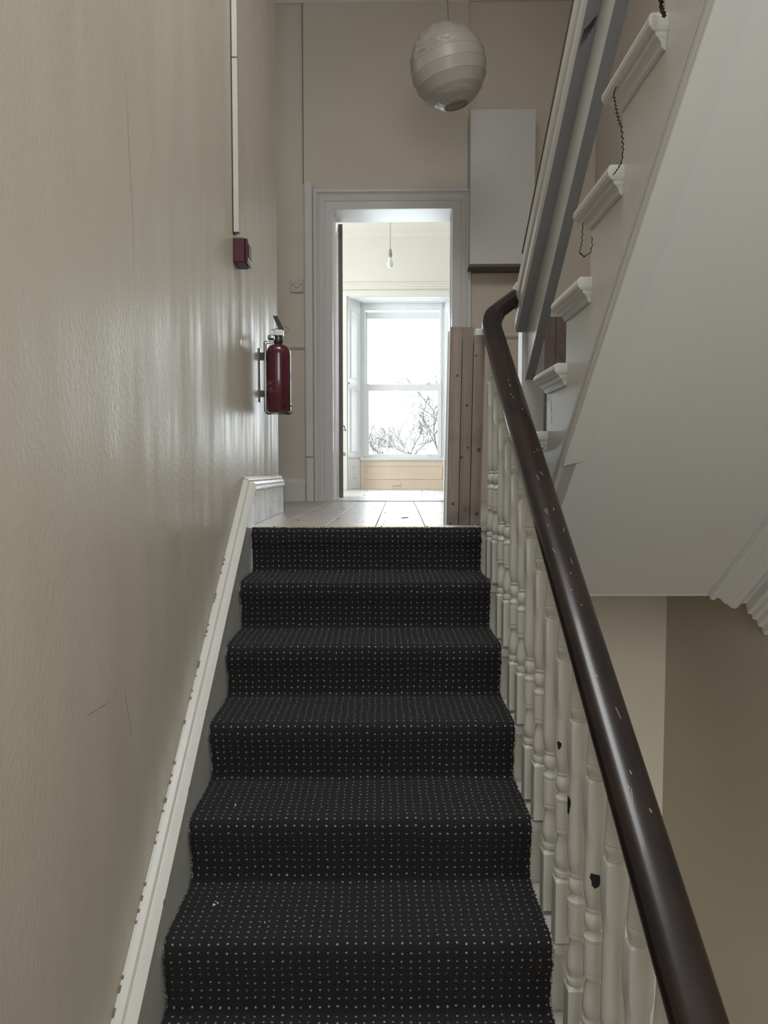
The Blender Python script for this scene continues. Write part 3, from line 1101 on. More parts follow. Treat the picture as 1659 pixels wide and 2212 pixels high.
m_ = MB()
m_.loft([[(0.606, y, bbot(y)), (0.606, y, btop(y) + 0.03), (0.641, y, btop(y) + 0.03), (0.641, y, bbot(y))] for y in (3.049, 0.3)])
obj('guard_board', m_, 'gloss_smooth', guard, bevel=0.003)
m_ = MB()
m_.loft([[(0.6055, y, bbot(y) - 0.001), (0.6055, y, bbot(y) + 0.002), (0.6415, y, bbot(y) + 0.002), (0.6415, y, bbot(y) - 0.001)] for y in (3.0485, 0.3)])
obj('board_edge_shade', m_, 'underside_shade', guard, label='lower edge coloured blue-grey for its shade')  # thin sheet whose colour carries the shade under the board
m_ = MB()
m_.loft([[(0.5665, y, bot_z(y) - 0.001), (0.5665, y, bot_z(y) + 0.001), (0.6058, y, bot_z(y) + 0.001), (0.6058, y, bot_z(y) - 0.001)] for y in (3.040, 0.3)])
obj('rail_underside_shade', m_, 'underside_shade', guard, label='underside coloured blue-grey for its shade')  # shade below the rail, painted as a blue-grey sheet
# thin dark line along the outer top edge and a scrape mark
m_ = MB()
m_.loft([[(0.5555, y, top_z(y) - 0.012), (0.560, y, top_z(y) + 0.004), (0.570, y, top_z(y) + 0.004), (0.566, y, top_z(y) - 0.012)] for y in (2.9, 0.5)])
obj('dark_edge', m_, 'scuff_brown', guard, label='thin dark line along the top edge')
m_ = MB()
for i in range(10):
    f = i / 9
    x0 = 0.573 + 0.024 * f + random.uniform(-.001, .001)
    ya, yb = 2.150 - 0.040 * f + random.uniform(-.006, .006), 2.112 - 0.028 * f
    m_.add([(x0, ya, bot_z(ya) - 0.0016), (x0 + 0.0012, ya, bot_z(ya) - 0.0016), (x0 + 0.004, yb, bot_z(yb) - 0.0016), (x0 + 0.0012, yb, bot_z(yb) - 0.0016)], [(0, 1, 2, 3)])
obj('scrape', m_, 'black_paint', guard, label='dark scrape through the white paint')
# smeared white paint over the end of the dark rail
m_ = MB()
for i in range(7):
    t = i / 6
    p = pk.lerp(pe, 0.86 + 0.05 * random.random())
    a = -0.5 + 2.6 * t
m_.box(0.556, 0.5915, 3.02, 3.09, 0.918, 1.0)
obj('painted_joint', m_, 'gloss_smooth', guard, bevel=0.008)

# ------------------------------------------------------------------ pine boards
pb = thing('pine_guard', 'three bare knotty pine boards standing upright at the right end of the landing edge', 'boarding', (0, 3.0, 0))
edges = [(0.2795, 0.2925), (0.3275, 0.3405), (0.3735, 0.3860), (0.4190, 0.4330)]
for i in range(3):
    (b0_, t0_), (b1_, t1_) = edges[i], edges[i + 1]
    g = 0.0012
    ht = 0.815 if i < 2 else 0.778
    m_ = MB().prism([(b0_ + g, 0.012), (b1_ - g, 0.012), (t1_ - g, ht), (t0_ + g, ht)], 1, 0.0 + (0.002 if i == 1 else 0), 0.019)
    o = obj('board', m_, ['pine', 'pine_grey', 'pine'][i], pb, bevel=0.0015)
    for (kx, kz, kr) in [[(0.45, .10, .006), (0.25, .02, .004), (0.75, .62, .005)], [(0.15, .29, .006), (0.7, .33, .005), (0.45, .075, .004), (.6, .5, .006)], [(0.7, .32, .008), (0.55, .06, .008), (.4, .7, .004)]][i]:
        xx = b0_ + (b1_ - b0_) * kx + 0.004
        obj('knot', MB().lathe([(kr, -0.0012 if i != 1 else 0.001), (kr * .7, -0.0016 if i != 1 else 0.0006), (0.0001, -0.0017 if i != 1 else 0.0005)], (xx, 0, kz), 10, axis='y'), 'knot', o)
m_ = MB().prism([(0.2700, 0.010), (0.2790, 0.010), (0.2925, 0.806), (0.2850, 0.798)], 1, 0.004, 0.045)
obj('edge_lipping', m_, 'trim_dull', pb, bevel=0.001, label='white painted edge')
obj('white_block', MB().box(0.392, 0.428, -0.002, 0.03, 0.779, 0.808), 'trim_dull', pb, bevel=0.004, label='white block on the third board')
m_ = MB().box(0.287, 0.42, 0.0195, 0.045, 0.01, 0.76)
obj('backing', m_, 'pine_dim', pb)

pp = room_thing('pine_panelling', 'dim upright pine boards low on the landing wall behind the upper flight', 'boarding')
for i in range(5):
    x0 = 1.139 + 0.0885 * i
    obj('board', MB().box(x0 + 0.0012, x0 + 0.0873, -0.05, -0.03, 0.0, 1.372), 'pine_dim', pp, bevel=0.0015)
obj('backing', MB().box(1.139, 1.575, -0.0298, -0.001, 0.0, 1.368), 'trim_dull', pp)

# ------------------------------------------------------------------ cupboard box beside the doorway
cb = room_thing('wall_cupboard', 'flat white boxed-in cupboard high on the wall right of the doorway', 'cupboard')
obj('carcass', MB().box(0.668, 1.125, -0.165, -0.001, 1.722, 2.805), 'trim_dull', cb, bevel=0.003)
obj('panel', MB().box(0.666, 1.128, -0.182, -0.1655, 1.722, 2.808), 'trim_dull', cb, bevel=0.003)
obj('board', MB().box(0.660, 1.128, -0.180, -0.001, 1.704, 1.7215), 'under_wood', cb, bevel=0.002, label='bare underside board coloured dark for its shade')  # shadow beneath the cupboard is in this board's dark colour

# ------------------------------------------------------------------ switch plate
sw = room_thing('switch_plate', 'square cream blank switch plate on the wall left of the doorway', 'switch plate')
obj('plate', MB().box(-0.658, -0.563, -0.016, -0.0005, 1.568, 1.664), 'plate_plastic', sw, bevel=0.004)
for x in (-0.643, -0.578):
    obj('screw', MB().lathe([(0.004, -0.016), (0.004, -0.0175), (0.0001, -0.018)], (x, 0, 1.625), 10, axis='y'), 'black_metal', sw)
obj('curved_slot', MB().tube([(-0.6105 + 0.021 * cos(a), -0.0165, 1.622 + 0.021 * sin(a)) for a in [pi + pi * i / 10 for i in range(11)]], 0.0012, 5), 'scuff_brown', sw)

# ------------------------------------------------------------------ cable trunking and red call point on left wall
ct = thing('cable_trunking', 'white plastic cable trunking running up the left wall from the red call point', 'trunking')
obj('trunk_length', MB().box(XL + 0.005, XL + 0.026, 2.925, 2.955, 1.165, 1.822), 'trunk_plastic', ct, bevel=0.002)
obj('trunk_length', MB().box(XL + 0.005, XL + 0.026, 2.925, 2.955, 1.826, CEIL - 0.002), 'trunk_plastic', ct, bevel=0.002)
obj('gap_shade', MB().box(XL, XL + 0.006, 2.934, 2.950, 1.165, CEIL - 0.002), 'black_plastic', ct, label='black strip for the shadow line behind the trunking')  # black filler paints the shadow between trunking and wall
obj('trunk_cover', MB().box(XL, XL + 0.012, 2.957, 2.972, 1.165, 1.262), 'white_plastic', ct, bevel=0.001, label='short bright cover strip')
cpnt = thing('fire_call_point', 'dark red square break-glass fire call point on the left wall', 'call point', (XL, 2.935, 1.05))
obj('casing_box', MB().box(0.0, 0.046, 0.0, 0.105, 0.0, 0.098), 'red_box', cpnt, bevel=0.005)
obj('cover', MB().box(0.0462, 0.056, 0.002, 0.103, 0.002, 0.096), 'red_box', cpnt, bevel=0.004)
obj('press_panel', MB().box(0.0562, 0.0585, 0.022, 0.083, 0.030, 0.076), 'black_plastic', cpnt, bevel=0.001)
obj('label_strip', MB().box(0.0562, 0.0575, 0.018, 0.087, 0.010, 0.024), 'pale_label', cpnt, bevel=0.0005)
obj('label_strip', MB().box(0.0562, 0.0575, 0.018, 0.087, 0.080, 0.090), 'pale_label', cpnt, bevel=0.0005)

# white wall plug disc
o = obj('wall_plug', MB().lathe([(0.017, 0.0), (0.017, 0.003), (0.012, 0.006), (0.0001, 0.007)], (XL, 3.085, 0.76), 18, axis='x'), 'white_scuff')
tag(o, 'small round white plug on the left wall above the extinguisher shadow', 'wall plug')

# hairline cracks and pale scuffs on the left wall (thin relief)
def scribble(pts, r, mat, name, label):
    pts = [(XL + 0.0002, p[1], p[2]) for p in pts]
    fine = []
    for a, b in zip(pts, pts[1:]):
        a, b = Vector(a), Vector(b)
        for i in range(4):
            p = a.lerp(b, i / 4)
            p.y += random.uniform(-.0015, .0015)
            fine.append(p)
    fine.append(Vector(pts[-1]))
    n = len(fine)
    m2 = MB()
    up_, lo_ = [], []
    for i, p in enumerate(fine):
        t = (fine[min(i + 1, n - 1)] - fine[max(i - 1, 0)]).normalized()
        q = Vector((0, -t.z, t.y)) * (r * (0.4 + 0.6 * sin(pi * (i + .5) / n)) * random.uniform(.6, 1.3))
        up_.append(tuple(p + q))
        lo_.append(tuple(p - q))
    m2.loft([up_, lo_], closed=False, cap=False)
    o = obj(name, m2, mat, wl, label=label)
    return o


scribble([(-0.569, 1.71, 1.15), (-0.569, 1.72, 1.05), (-0.569, 1.732, 0.916), (-0.569, 1.741, 0.852), (-0.569, 1.746, 0.78), (-0.569, 1.745, 0.706), (-0.569, 1.745, 0.642)], 0.0007, 'scuff_brown', 'hairline_crack', 'fine vertical crack')
scribble([(-0.569, 1.627, -0.256), (-0.569, 1.642, -0.303), (-0.569, 1.661, -0.352), (-0.569, 1.669, -0.388)], 0.0008, 'scuff_brown', 'hairline_crack', 'fine crack low on the wall')
scribble([(-0.569, 1.541, -0.255), (-0.569, 1.476, -0.248), (-0.569, 1.417, -0.243)], 0.0007, 'scuff_brown', 'hairline_crack', 'fine crack low on the wall')
scribble([(-0.569, 1.774, 0.627), (-0.569, 1.723, 0.611), (-0.569, 1.69, 0.567), (-0.569, 1.671, 0.517), (-0.569, 1.635, 0.493), (-0.569, 1.598, 0.5), (-0.569, 1.572, 0.51)], 0.0011, 'white_scuff', 'scratch', 'pale curling scratch')
scribble([(-0.569, 1.559, 0.537), (-0.569, 1.560, 0.510), (-0.569, 1.562, 0.484), (-0.569, 1.551, 0.465)], 0.0010, 'white_scuff', 'scratch', 'pale curling scratch')
scribble([(-0.569, 1.807, 0.551), (-0.569, 1.795, 0.522), (-0.569, 1.774, 0.458)], 0.0010, 'white_scuff', 'scratch', 'short pale scratch')
scribble([(-0.569, 2.339, 0.78), (-0.569, 2.295, 0.714), (-0.569, 2.263, 0.652)], 0.0009, 'white_scuff', 'scratch', 'short pale scratch')
scribble([(-0.569, 2.946, 0.284), (-0.569, 3.015, 0.293), (-0.569, 3.117, 0.267), (-0.569, 3.215, 0.248), (-0.569, 3.358, 0.242)], 0.0008, 'white_scuff', 'scratch', 'fine hair-like thread above the skirting')
m_ = MB()
for i in range(46):
    y = random.uniform(1.7, 3.0)
    z = random.gauss(0.52, 0.19)
    dz = random.uniform(0.008, 0.05)
    dy = random.uniform(-.02, .03)
    w_ = random.uniform(0.0005, 0.0011)
    w_ *= 1.6
    m_.add([(XL + 0.0003, y - w_ * .3, z), (XL + 0.0003, y + w_ * .3, z), (XL + 0.0003, y + dy * .6 + w_, z - dz * .5), (XL + 0.0003, y + dy * .4 + w_ * .3, z - dz), (XL + 0.0003, y + dy * .4 - w_ * .3, z - dz), (XL + 0.0003, y + dy * .6 - w_, z - dz * .5)], [(0, 1, 2, 3, 4, 5)])
obj('scuff_marks', m_, 'white_scuff', wl)['kind'] = 'stuff'

# ------------------------------------------------------------------ fire extinguisher
EX = (-0.4775, 3.55, 0.512)
ex = thing('fire_extinguisher', 'small dark red fire extinguisher hung on the left wall beside the landing', 'fire extinguisher', EX)
r = 0.0575
body = [(0.0001, 0.004), (0.04, 0.0), (0.052, 0.003), (r, 0.012), (r, 0.275), (0.0565, 0.290), (0.052, 0.304), (0.043, 0.315), (0.030, 0.322), (0.020, 0.325), (0.018, 0.332)]
obj('cylinder', MB().lathe(body, (0, 0, 0), 32), 'red_can', ex)
obj('neck_collar', MB().lathe([(0.017, 0.325), (0.022, 0.329), (0.022, 0.345), (0.019, 0.349), (0.019, 0.365), (0.015, 0.368)], (0, 0, 0), 18), 'black_plastic', ex)
v = MB().box(-0.020, 0.024, -0.012, 0.012, 0.364, 0.392)
v.lathe([(0.011, -0.05), (0.013, -0.047), (0.013, -0.022), (0.009, -0.02)], (0, 0, 0.357), 12, axis='x')
valve = obj('valve', v, 'steel', ex, bevel=0.003)
obj('gauge', MB().lathe([(0.013, -0.022), (0.013, -0.012), (0.010, -0.010)], (0.002, 0, 0.376), 14, axis='y'), 'steel', ex)
# carrying lever: tilted, rounded
lv = [(0.018, 0.390), (0.008, 0.410), (-0.004, 0.436), (-0.014, 0.458)]
m_ = MB()
m_.loft([[(x - 0.011 + dx, dy, z) for dx, dy in ((0, -.012), (0.018, -.012), (0.022, -.008), (0.022, .008), (0.018, .012), (0, .012))] for x, z in lv])
obj('lever', m_, 'black_plastic', ex, bevel=0.004, label='black squeeze lever')
m_ = MB()
m_.loft([[(x, dy, z + dz) for dy, dz in ((-.009, 0), (.009, 0), (.009, .004), (-.009, .004))] for x, z in ((-0.034, 0.392), (-0.018, 0.394), (0.0, 0.400), (0.02, 0.402))])
obj('grip', m_, 'steel', ex, bevel=0.001)
obj('pin_ring', MB().tube([(0.034 + 0.014 * cos(a), -0.002 + 0.004 * sin(a * 2), 0.394 + 0.014 * sin(a)) for a in [2 * pi * i / 18 for i in range(19)]], 0.0013, 6), 'steel', ex)
# printed label: frame and rows
m_ = MB()
def wrapped(a0, a1, z0, z1, n=8):
    ro = r + 0.0006
    m2 = MB()
    for ring in range(n):
        b0, b1 = a0 + (a1 - a0) * ring / n, a0 + (a1 - a0) * (ring + 1) / n
        m_.add([(ro * cos(b0), ro * sin(b0), z0), (ro * cos(b1), ro * sin(b1), z0), (ro * cos(b1), ro * sin(b1), z1), (ro * cos(b0), ro * sin(b0), z1)], [(0, 1, 2, 3)])
A0, A1 = radians(198), radians(268)
wrapped(A0, A1, 0.146, 0.147)
wrapped(A0, A1, 0.094, 0.095)
wrapped(A1 - 0.01, A1, 0.094, 0.147, 1)
for zz in (0.141, 0.137, 0.133, 0.129, 0.112, 0.108, 0.101):
    wrapped(A0 + 0.05, A1 - random.uniform(0.1, 0.5), zz, zz + 0.0015)
wrapped(A0, A1, 0.120, 0.1207)
obj('printed_label', m_, 'label_grey', ex)
# wire bracket
m_ = MB()
bx = -0.0640
for yy in (-0.03, 0.03):
    m_.tube([(-0.012, yy * .55, 0.334), (bx + 0.004, yy, 0.334), (bx, yy, 0.330), (bx, yy, 0.004), (bx + 0.004, yy, -0.004), (0.052, yy, -0.004), (0.058, yy, 0.002)], 0.0026, 6)
m_.tube([(0.058, -0.03, 0.002), (0.064, 0, 0.0), (0.058, 0.03, 0.002)], 0.0026, 6)
m_.tube([(0.025, -0.052, -0.003), (0.025, -0.061, 0.002), (0.027, -0.061, 0.028), (0.062, -0.025, 0.030), (0.066, 0.0, 0.030)], 0.0024, 6)
m_.box(-0.086, -0.067, -0.012, 0.012, 0.250, 0.285).box(-0.086, -0.067, -0.012, 0.012, 0.075, 0.105)
m_.box(-0.092, -0.086, -0.012, 0.012, 0.05, 0.305)
obj('wire_bracket', m_, 'black_metal', ex)

# ------------------------------------------------------------------ paper lantern
LP = Vector((0.402, 4.35, 2.546))
RL = 0.217
lan = thing('paper_lantern', 'crumpled white round paper lantern hanging over the landing', 'pendant lamp', LP)
tilt = Matrix.Rotation(radians(-13), 3, 'Y') @ Matrix.Rotation(radians(4), 3, 'X')
NB = 9
th = [0.30 + (pi - 0.62) * i / NB for i in range(NB + 1)]
rings = []
nseg = 96
for b in range(NB):
    for j in range(8 if b < NB - 1 else 9):
        f = j / 8
        t = th[b] + (th[b + 1] - th[b]) * f
        ring = []
        for i in range(nseg):
            a = 2 * pi * i / nseg
            sag = 0.0028 * sin(pi * f)
            cr = noise.noise(Vector((cos(a) * 3.2 + t, sin(a) * 3.2, t * 9))) * 0.004
            fine = abs(noise.noise(Vector((cos(a) * 5 + t * 4, sin(a) * 5 - t * 2, t * 22)))) * 0.009
            lit = max(0.0, cos(a - radians(215)))
            amt = ((0.15 + 3.4 * lit) * min(1.0, max(0.0, (t - 0.36) * 4)) if t < 1.35 else 0) if t < 1.35 else (0.12 if t < 2.25 else 0.8)
            edge = sin(pi * f)
            rr_ = RL - sag + (cr + fine) * amt * (0.25 + 0.75 * edge)
            p = tilt @ Vector((rr_ * sin(t) * cos(a), rr_ * sin(t) * sin(a), rr_ * cos(t) * 1.03))
            ring.append(tuple(p))
        rings.append(ring)
obj('paper_shade', MB().loft(rings, cap=False, smooth=True), 'paper', lan)
for t in th[1:-1]:
    pts = [tuple(tilt @ Vector(((RL + 0.0005) * sin(t) * cos(a), (RL + 0.0005) * sin(t) * sin(a), RL * cos(t) * 1.03))) for a in [2 * pi * i / 48 for i in range(49)]]
    obj('rib', MB().tube(pts, 0.0011, 4), 'cord', lan)
t = th[-1]
pts = [tuple(tilt @ Vector((RL * sin(t) * cos(a), RL * sin(t) * sin(a), RL * cos(t) * 1.03))) for a in [2 * pi * i / 32 for i in range(33)]]
obj('rim', MB().tube(pts, 0.0025, 5), 'paper', lan)
t = th[0]
pts = [tuple(tilt @ Vector((RL * sin(t) * cos(a), RL * sin(t) * sin(a), RL * cos(t) * 1.03))) for a in [2 * pi * i / 32 for i in range(33)]]
m_ = MB().tube(pts, 0.002, 5)
top = Vector((0, 0, 0.205))
for a in (0.3, 0.3 + 2 * pi / 3, 0.3 + 4 * pi / 3):
    p = tilt @ Vector((RL * sin(t) * cos(a), RL * sin(t) * sin(a), RL * cos(t) * 1.03))
    m_.tube([tuple(p), tuple(top)], 0.0014, 5)
obj('wire_frame', m_, 'black_metal', lan)
obj('flex', MB().tube([(0, 0, 0.12), (0.0, 0, 0.205), (-0.004, 0, 0.33), (-0.009, 0, 0.375), (-0.008, 0, CEIL - LP.z - 0.02)], 0.0022, 6), 'scuff_brown', lan)
obj('lamp_holder', MB().lathe([(0.016, 0.07), (0.019, 0.075), (0.019, 0.11), (0.012, 0.13)], (0, 0, 0), 14), 'white_plastic', lan)
obj('ceiling_rose', MB().lathe([(0.010, -0.03), (0.035, -0.028), (0.042, -0.012), (0.042, -0.0005)], (-0.008, 0, CEIL - LP.z), 20), 'white_plastic', lan)

# ------------------------------------------------------------------ far room
FZ = 3.36
RW0, RW1, RY1 = -2.15, 2.55, 3.46
SL, SR, HD = -0.482, 0.885, 2.345       # window recess at the wall face
BL, BR, BY = -0.336, 0.736, 3.80        # at the window frame
mb = MB().box(RW0, SL, RY1, 4.0, -0.2, FZ).box(SR, RW1, RY1, 4.0, -0.2, FZ).box(SL, SR, RY1, 4.0, HD, FZ)
mb.prism([(SL, RY1 + 0.001), (BL, BY), (BL, 4.0), (SL, 4.0)], 2, -0.2, HD).prism([(SR, RY1 + 0.001), (BR, BY), (BR, 4.0), (SR, 4.0)], 2, -0.2, HD)
struct('wall_room_window', mb, 'room_wall', 'pale cream wall of the far room around the window', 'wall', room=True)
mb = MB().box(RW0 - 0.2, RW0, 2.4, 4.0, -0.2, FZ).box(RW0 - 0.2, RW0, 0.27, 1.0, -0.2, FZ).box(RW0 - 0.2, RW0, 1.0, 2.4, -0.2, 0.6).box(RW0 - 0.2, RW0, 1.0, 2.4, 2.6, FZ)
struct('wall_room_left', mb, 'room_wall', 'hidden left wall of the far room', 'wall', room=True)
mb = MB().box(RW1, RW1 + 0.2, 0.0, 4.0, -0.2, FZ)
struct('wall_room_right', mb, 'room_wall', 'hidden right wall of the far room', 'wall', room=True)
mb = MB().box(RW0, OL - 0.02, 0.2605, 0.272, -0.2, FZ).box(OR_ + 0.02, RW1, 0.2605, 0.272, -0.2, FZ).box(OL - 0.02, OR_ + 0.02, 0.2605, 0.272, OT + 0.02, FZ)
mb.box(1.75, RW1, 0.0, 0.26, -0.2, FZ)
struct('wall_room_door', mb, 'room_wall', 'far room side of the doorway wall', 'wall', room=True)
mb = MB().box(RW0 - 0.2, RW1 + 0.2, 0.265, 4.0, FZ, FZ + 0.15)
struct('ceiling_room', mb, 'room_wall', 'pale ceiling of the far room', 'ceiling', room=True)
mb = MB().box(RW0, RW1, 0.0, 4.0, -0.2, -0.016)
rf = struct('floor_room', mb, 'room_plank', 'worn limed boards of the far room floor', 'floor', room=True)
row = 0
y = 0.285
while y < BY - 0.05:
    y1 = min(y + 0.19, BY + 0.0)
    xs = [RW0, random.uniform(-1.1, -0.3), random.uniform(0.2, 1.4), RW1]
    for xa, xb in zip(xs, xs[1:]):
        pm = MB().box(max(xa, RW0) + 0.001, xb - 0.001, y + 0.001, min(y1, RY1) - 0.001, -0.0158, random.uniform(-0.002, 0.0))
        if y < RY1 - 0.03:
            obj('floor_plank', pm, 'room_plank', rf, bevel=0.0015)
    y = y1
obj('floor_plank', MB().box(BL - 0.02, BR + 0.02, RY1, BY - 0.03, -0.0158, 0.0), 'room_plank', rf)
# threshold in the doorway
mb = MB().prism([(0.0, 0.0), (0.27, 0.0), (0.268, 0.006), (0.24, 0.010), (0.03, 0.010), (0.002, 0.006)], 0, OL + 0.001, OR_ - 0.001)
struct('trim_7', mb, 'room_plank', 'low worn wooden threshold board across the doorway', 'threshold', room=True)
# cornice and picture rail on the window wall
cz = 3.04
mb = MB().prism([(RY1, cz), (RY1 - 0.012, cz), (RY1 - 0.016, cz + 0.03), (RY1 - 0.04, cz + 0.05), (RY1 - 0.045, cz + 0.09), (RY1 - 0.075, cz + 0.12), (RY1 - 0.13, cz + 0.20), (RY1 - 0.2, FZ - 0.03), (RY1 - 0.21, FZ), (RY1, FZ)], 0, RW0, RW1)
struct('trim_8', mb, 'room_wall', 'stepped plaster cornice above the window wall of the far room', 'cornice', room=True)
mb = MB().prism([(RY1, 2.425), (RY1 - 0.014, 2.43), (RY1 - 0.016, 2.452), (RY1 - 0.03, 2.458), (RY1 - 0.034, 2.475), (RY1 - 0.022, 2.49), (RY1 - 0.026, 2.503), (RY1 - 0.012, 2.513), (RY1, 2.513)], 0, RW0, RW1)
struct('trim_9', mb, 'room_wall', 'cream picture rail above the window of the far room', 'picture rail', room=True)
# window surround: architrave, shutter cases, head panel, apron
mb = MB()
frame_u(mb, SL, SR, HD, 0.0, [(0.0, 0.0), (0.0, 0.02), (0.05, 0.02), (0.055, 0.026), (0.065, 0.026), (0.068, 0.0)], y=RY1)
struct('trim_10', mb, 'room_wall', 'flat cream architrave round the window recess', 'architrave', room=True)


def splay(side):
    """coordinates on the splayed shutter case: u across 0..1, d = standing proud, z"""
    if side < 0:
        a, b = Vector((SL, RY1 + 0.001, 0)), Vector((BL, BY, 0))
    else:
        a, b = Vector((SR, RY1 + 0.001, 0)), Vector((BR, BY, 0))
    t = (b - a)
    nrm = Vector((-t.y * side, t.x * side, 0)).normalized()
    if nrm.x * side > 0:
        nrm = -nrm
    return lambda u, d, z: tuple(a + t * u + nrm * d + Vector((0, 0, z)))


for side, lab in ((-1, 'white panelled shutter case at the left of the window'), (1, 'white panelled shutter case at the right of the window')):
    S = splay(side)
    sh = room_thing('window_shutter', lab, 'shutter')
    m_ = MB()
    for z0, z1 in ((0.0, 0.385), (0.392, HD - 0.002)):
        m_.loft([[S(0.0, 0.0005, z), S(0.97, 0.0005, z), S(0.97, 0.012, z), S(0.0, 0.012, z)] for z in (z0, z1)])
    obj('case', m_, 'room_white', sh)
    for u0, u1, z0, z1 in ((0.20, 0.80, 1.37, 2.20), (0.20, 0.80, 0.46, 1.24), (0.22, 0.66, 0.14, 0.295)):
        m_ = MB()
        w_ = 0.37
        frame_rect(m_, lambda o_, d: [S(u0 + o_ / w_, d, z0 + o_), S(u1 - o_ / w_, d, z0 + o_), S(u1 - o_ / w_, d, z1 - o_), S(u0 + o_ / w_, d, z1 - o_)],
                   [(-0.004, 0.012), (0.0, 0.020), (0.008, 0.022), (0.014, 0.013), (0.022, 0.010), (0.022, 0.0122)])
        m_.loft([[S(u0 + 0.06, 0.0121, z), S(u1 - 0.06, 0.0121, z), S(u1 - 0.06, 0.0128, z), S(u0 + 0.06, 0.0128, z)] for z in (z0 + 0.022, z1 - 0.022)])
        obj('panel', m_, 'room_white', sh)
    if side < 0:
        obj('knob', MB().lathe([(0.004, 0), (0.009, -0.008), (0.011, -0.016), (0.006, -0.022)], S(0.09, 0.012, 1.30), 12, axis='y'), 'bulb_holder', sh)
# head soffit panel
hp = room_thing('window_head_panel', 'white sunk panel under the head of the window recess', 'panelling')
m_ = MB().prism([(SL + 0.018, RY1 + 0.002), (SR - 0.018, RY1 + 0.002), (BR - 0.018, BY - 0.002), (BL + 0.018, BY - 0.002)], 2, HD - 0.010, HD - 0.0005)
obj('case', m_, 'room_white', hp)
m_ = MB()
frame_rect(m_, lambda o_, d: [(SL + 0.15 + o_, RY1 + 0.09 + o_, HD - 0.010 - d), (SR - 0.15 - o_, RY1 + 0.09 + o_, HD - 0.010 - d), (BR - 0.06 - o_, BY - 0.09 - o_, HD - 0.010 - d), (BL + 0.06 + o_, BY - 0.09 - o_, HD - 0.010 - d)],
           [(-0.004, 0.0), (0.0, 0.008), (0.008, 0.010), (0.016, 0.003), (0.02, 0.0)])
obj('panel', m_, 'room_white', hp)
# apron below the sill
ap = room_thing('window_apron', 'peach painted panelled apron below the window sill', 'panelling')
obj('board', MB().box(BL + 0.006, BR - 0.016, BY - 0.03, BY - 0.001, 0.0, 0.362), 'apron_peach', ap)
m_ = MB()
frame_rect(m_, lambda o_, d: [(BL + 0.065 + o_, BY - 0.03 - d, 0.125 + o_), (BR - 0.036 - o_, BY - 0.03 - d, 0.125 + o_), (BR - 0.036 - o_, BY - 0.03 - d, 0.300 - o_), (BL + 0.065 + o_, BY - 0.03 - d, 0.300 - o_)],
           [(-0.005, 0.0), (0.0, 0.010), (0.010, 0.010), (0.016, 0.002), (0.018, 0.0)])
obj('panel', m_, 'apron_peach', ap)
obj('base_strip', MB().box(BL + 0.006, BR - 0.016, BY - 0.036, BY - 0.0302, 0.0, 0.02), 'apron_peach', ap)
sk_ = room_thing('wall_socket', 'small cream socket plate low on the apron under the window', 'socket')
obj('plate', MB().box(0.064, 0.178, BY - 0.0405, BY - 0.0365, 0.006, 0.080), 'apron_peach', sk_, bevel=0.002)
m_ = MB()
for i in range(7):
    xx = 0.075 + 0.014 * i
    m_.box(xx, xx + 0.007, BY - 0.0415, BY - 0.0404, 0.030 + random.uniform(-.006, .008), 0.042 + random.uniform(-.004, .008))
obj('slots', m_, 'scuff_brown', sk_)

# the window itself
win = struct('window_1', MB().box(BL - 0.01, BL + 0.045, BY, BY + 0.16, 0.37, HD).box(BR - 0.045, BR + 0.01, BY, BY + 0.16, 0.37, HD).box(BL - 0.01, BR + 0.01, BY, BY + 0.16, HD - 0.07, HD + 0.0),
             'room_white', 'tall white sash window of the far room', 'window', room=True, bevel=0.003)
def part_w(name, mb, mat, bevel=0.002, **kw):
    return obj(name, mb, mat, win, bevel, **kw)
m_ = MB()
frame_u(m_, BL + 0.045, BR - 0.045, HD - 0.07, 0.41, [(0.0, 0.012), (-0.006, 0.012), (-0.010, 0.004), (-0.022, 0.004), (-0.022, -0.03)], y=BY)
part_w('staff_bead', m_, 'room_white', 0)
part_w('window_sill', MB().box(BL - 0.002, BR + 0.002, BY - 0.055, BY + 0.2, 0.363, 0.398), 'room_white')
GL, GR = -0.262, 0.682
def sash(name, x0, x1, z0, z1, y, st, rb, rt, lab):
    m_ = MB().box(x0, x0 + st, y, y + 0.045, z0, z1).box(x1 - st, x1, y, y + 0.045, z0, z1)
    m_.box(x0 + st, x1 - st, y, y + 0.045, z0, z0 + rb).box(x0 + st, x1 - st, y, y + 0.045, z1 - rt, z1)
    o = part_w(name, m_, 'room_white', 0.005, label=lab)
    g = obj('glass_pane', MB().box(x0 + st - 0.005, x1 - st + 0.005, y + 0.020, y + 0.024, z0 + rb - 0.005, z1 - rt + 0.005), 'glass', o)
    return o
up_s = sash('sash', BL + 0.030, BR - 0.012, 1.275, HD - 0.10, BY + 0.075, 0.050, 0.060, 0.085, 'upper sash, empty white sky')
lo_s = sash('sash', BL + 0.040, BR - 0.022, 0.396, 1.330, BY + 0.025, 0.062, 0.045, 0.085, 'lower sash, bare branches behind')
obj('cord_end', MB().tube([(-0.135, BY + 0.05, 1.33), (-0.155, BY + 0.02, 1.40), (-0.165, BY + 0.02, 1.435)], 0.003, 5), 'cord', lo_s)
obj('sash_fastener', MB().box(0.50, 0.56, BY + 0.02, BY + 0.05, 1.331, 1.350).box(0.52, 0.532, BY + 0.01, BY + 0.05, 1.331, 1.362), 'room_white', lo_s, bevel=0.002)
obj('sash_lift', MB().tube([(0.52, BY + 0.015, 0.425), (0.58, BY - 0.005, 0.445), (0.65, BY - 0.01, 0.475)], 0.004, 5), 'room_white', lo_s)

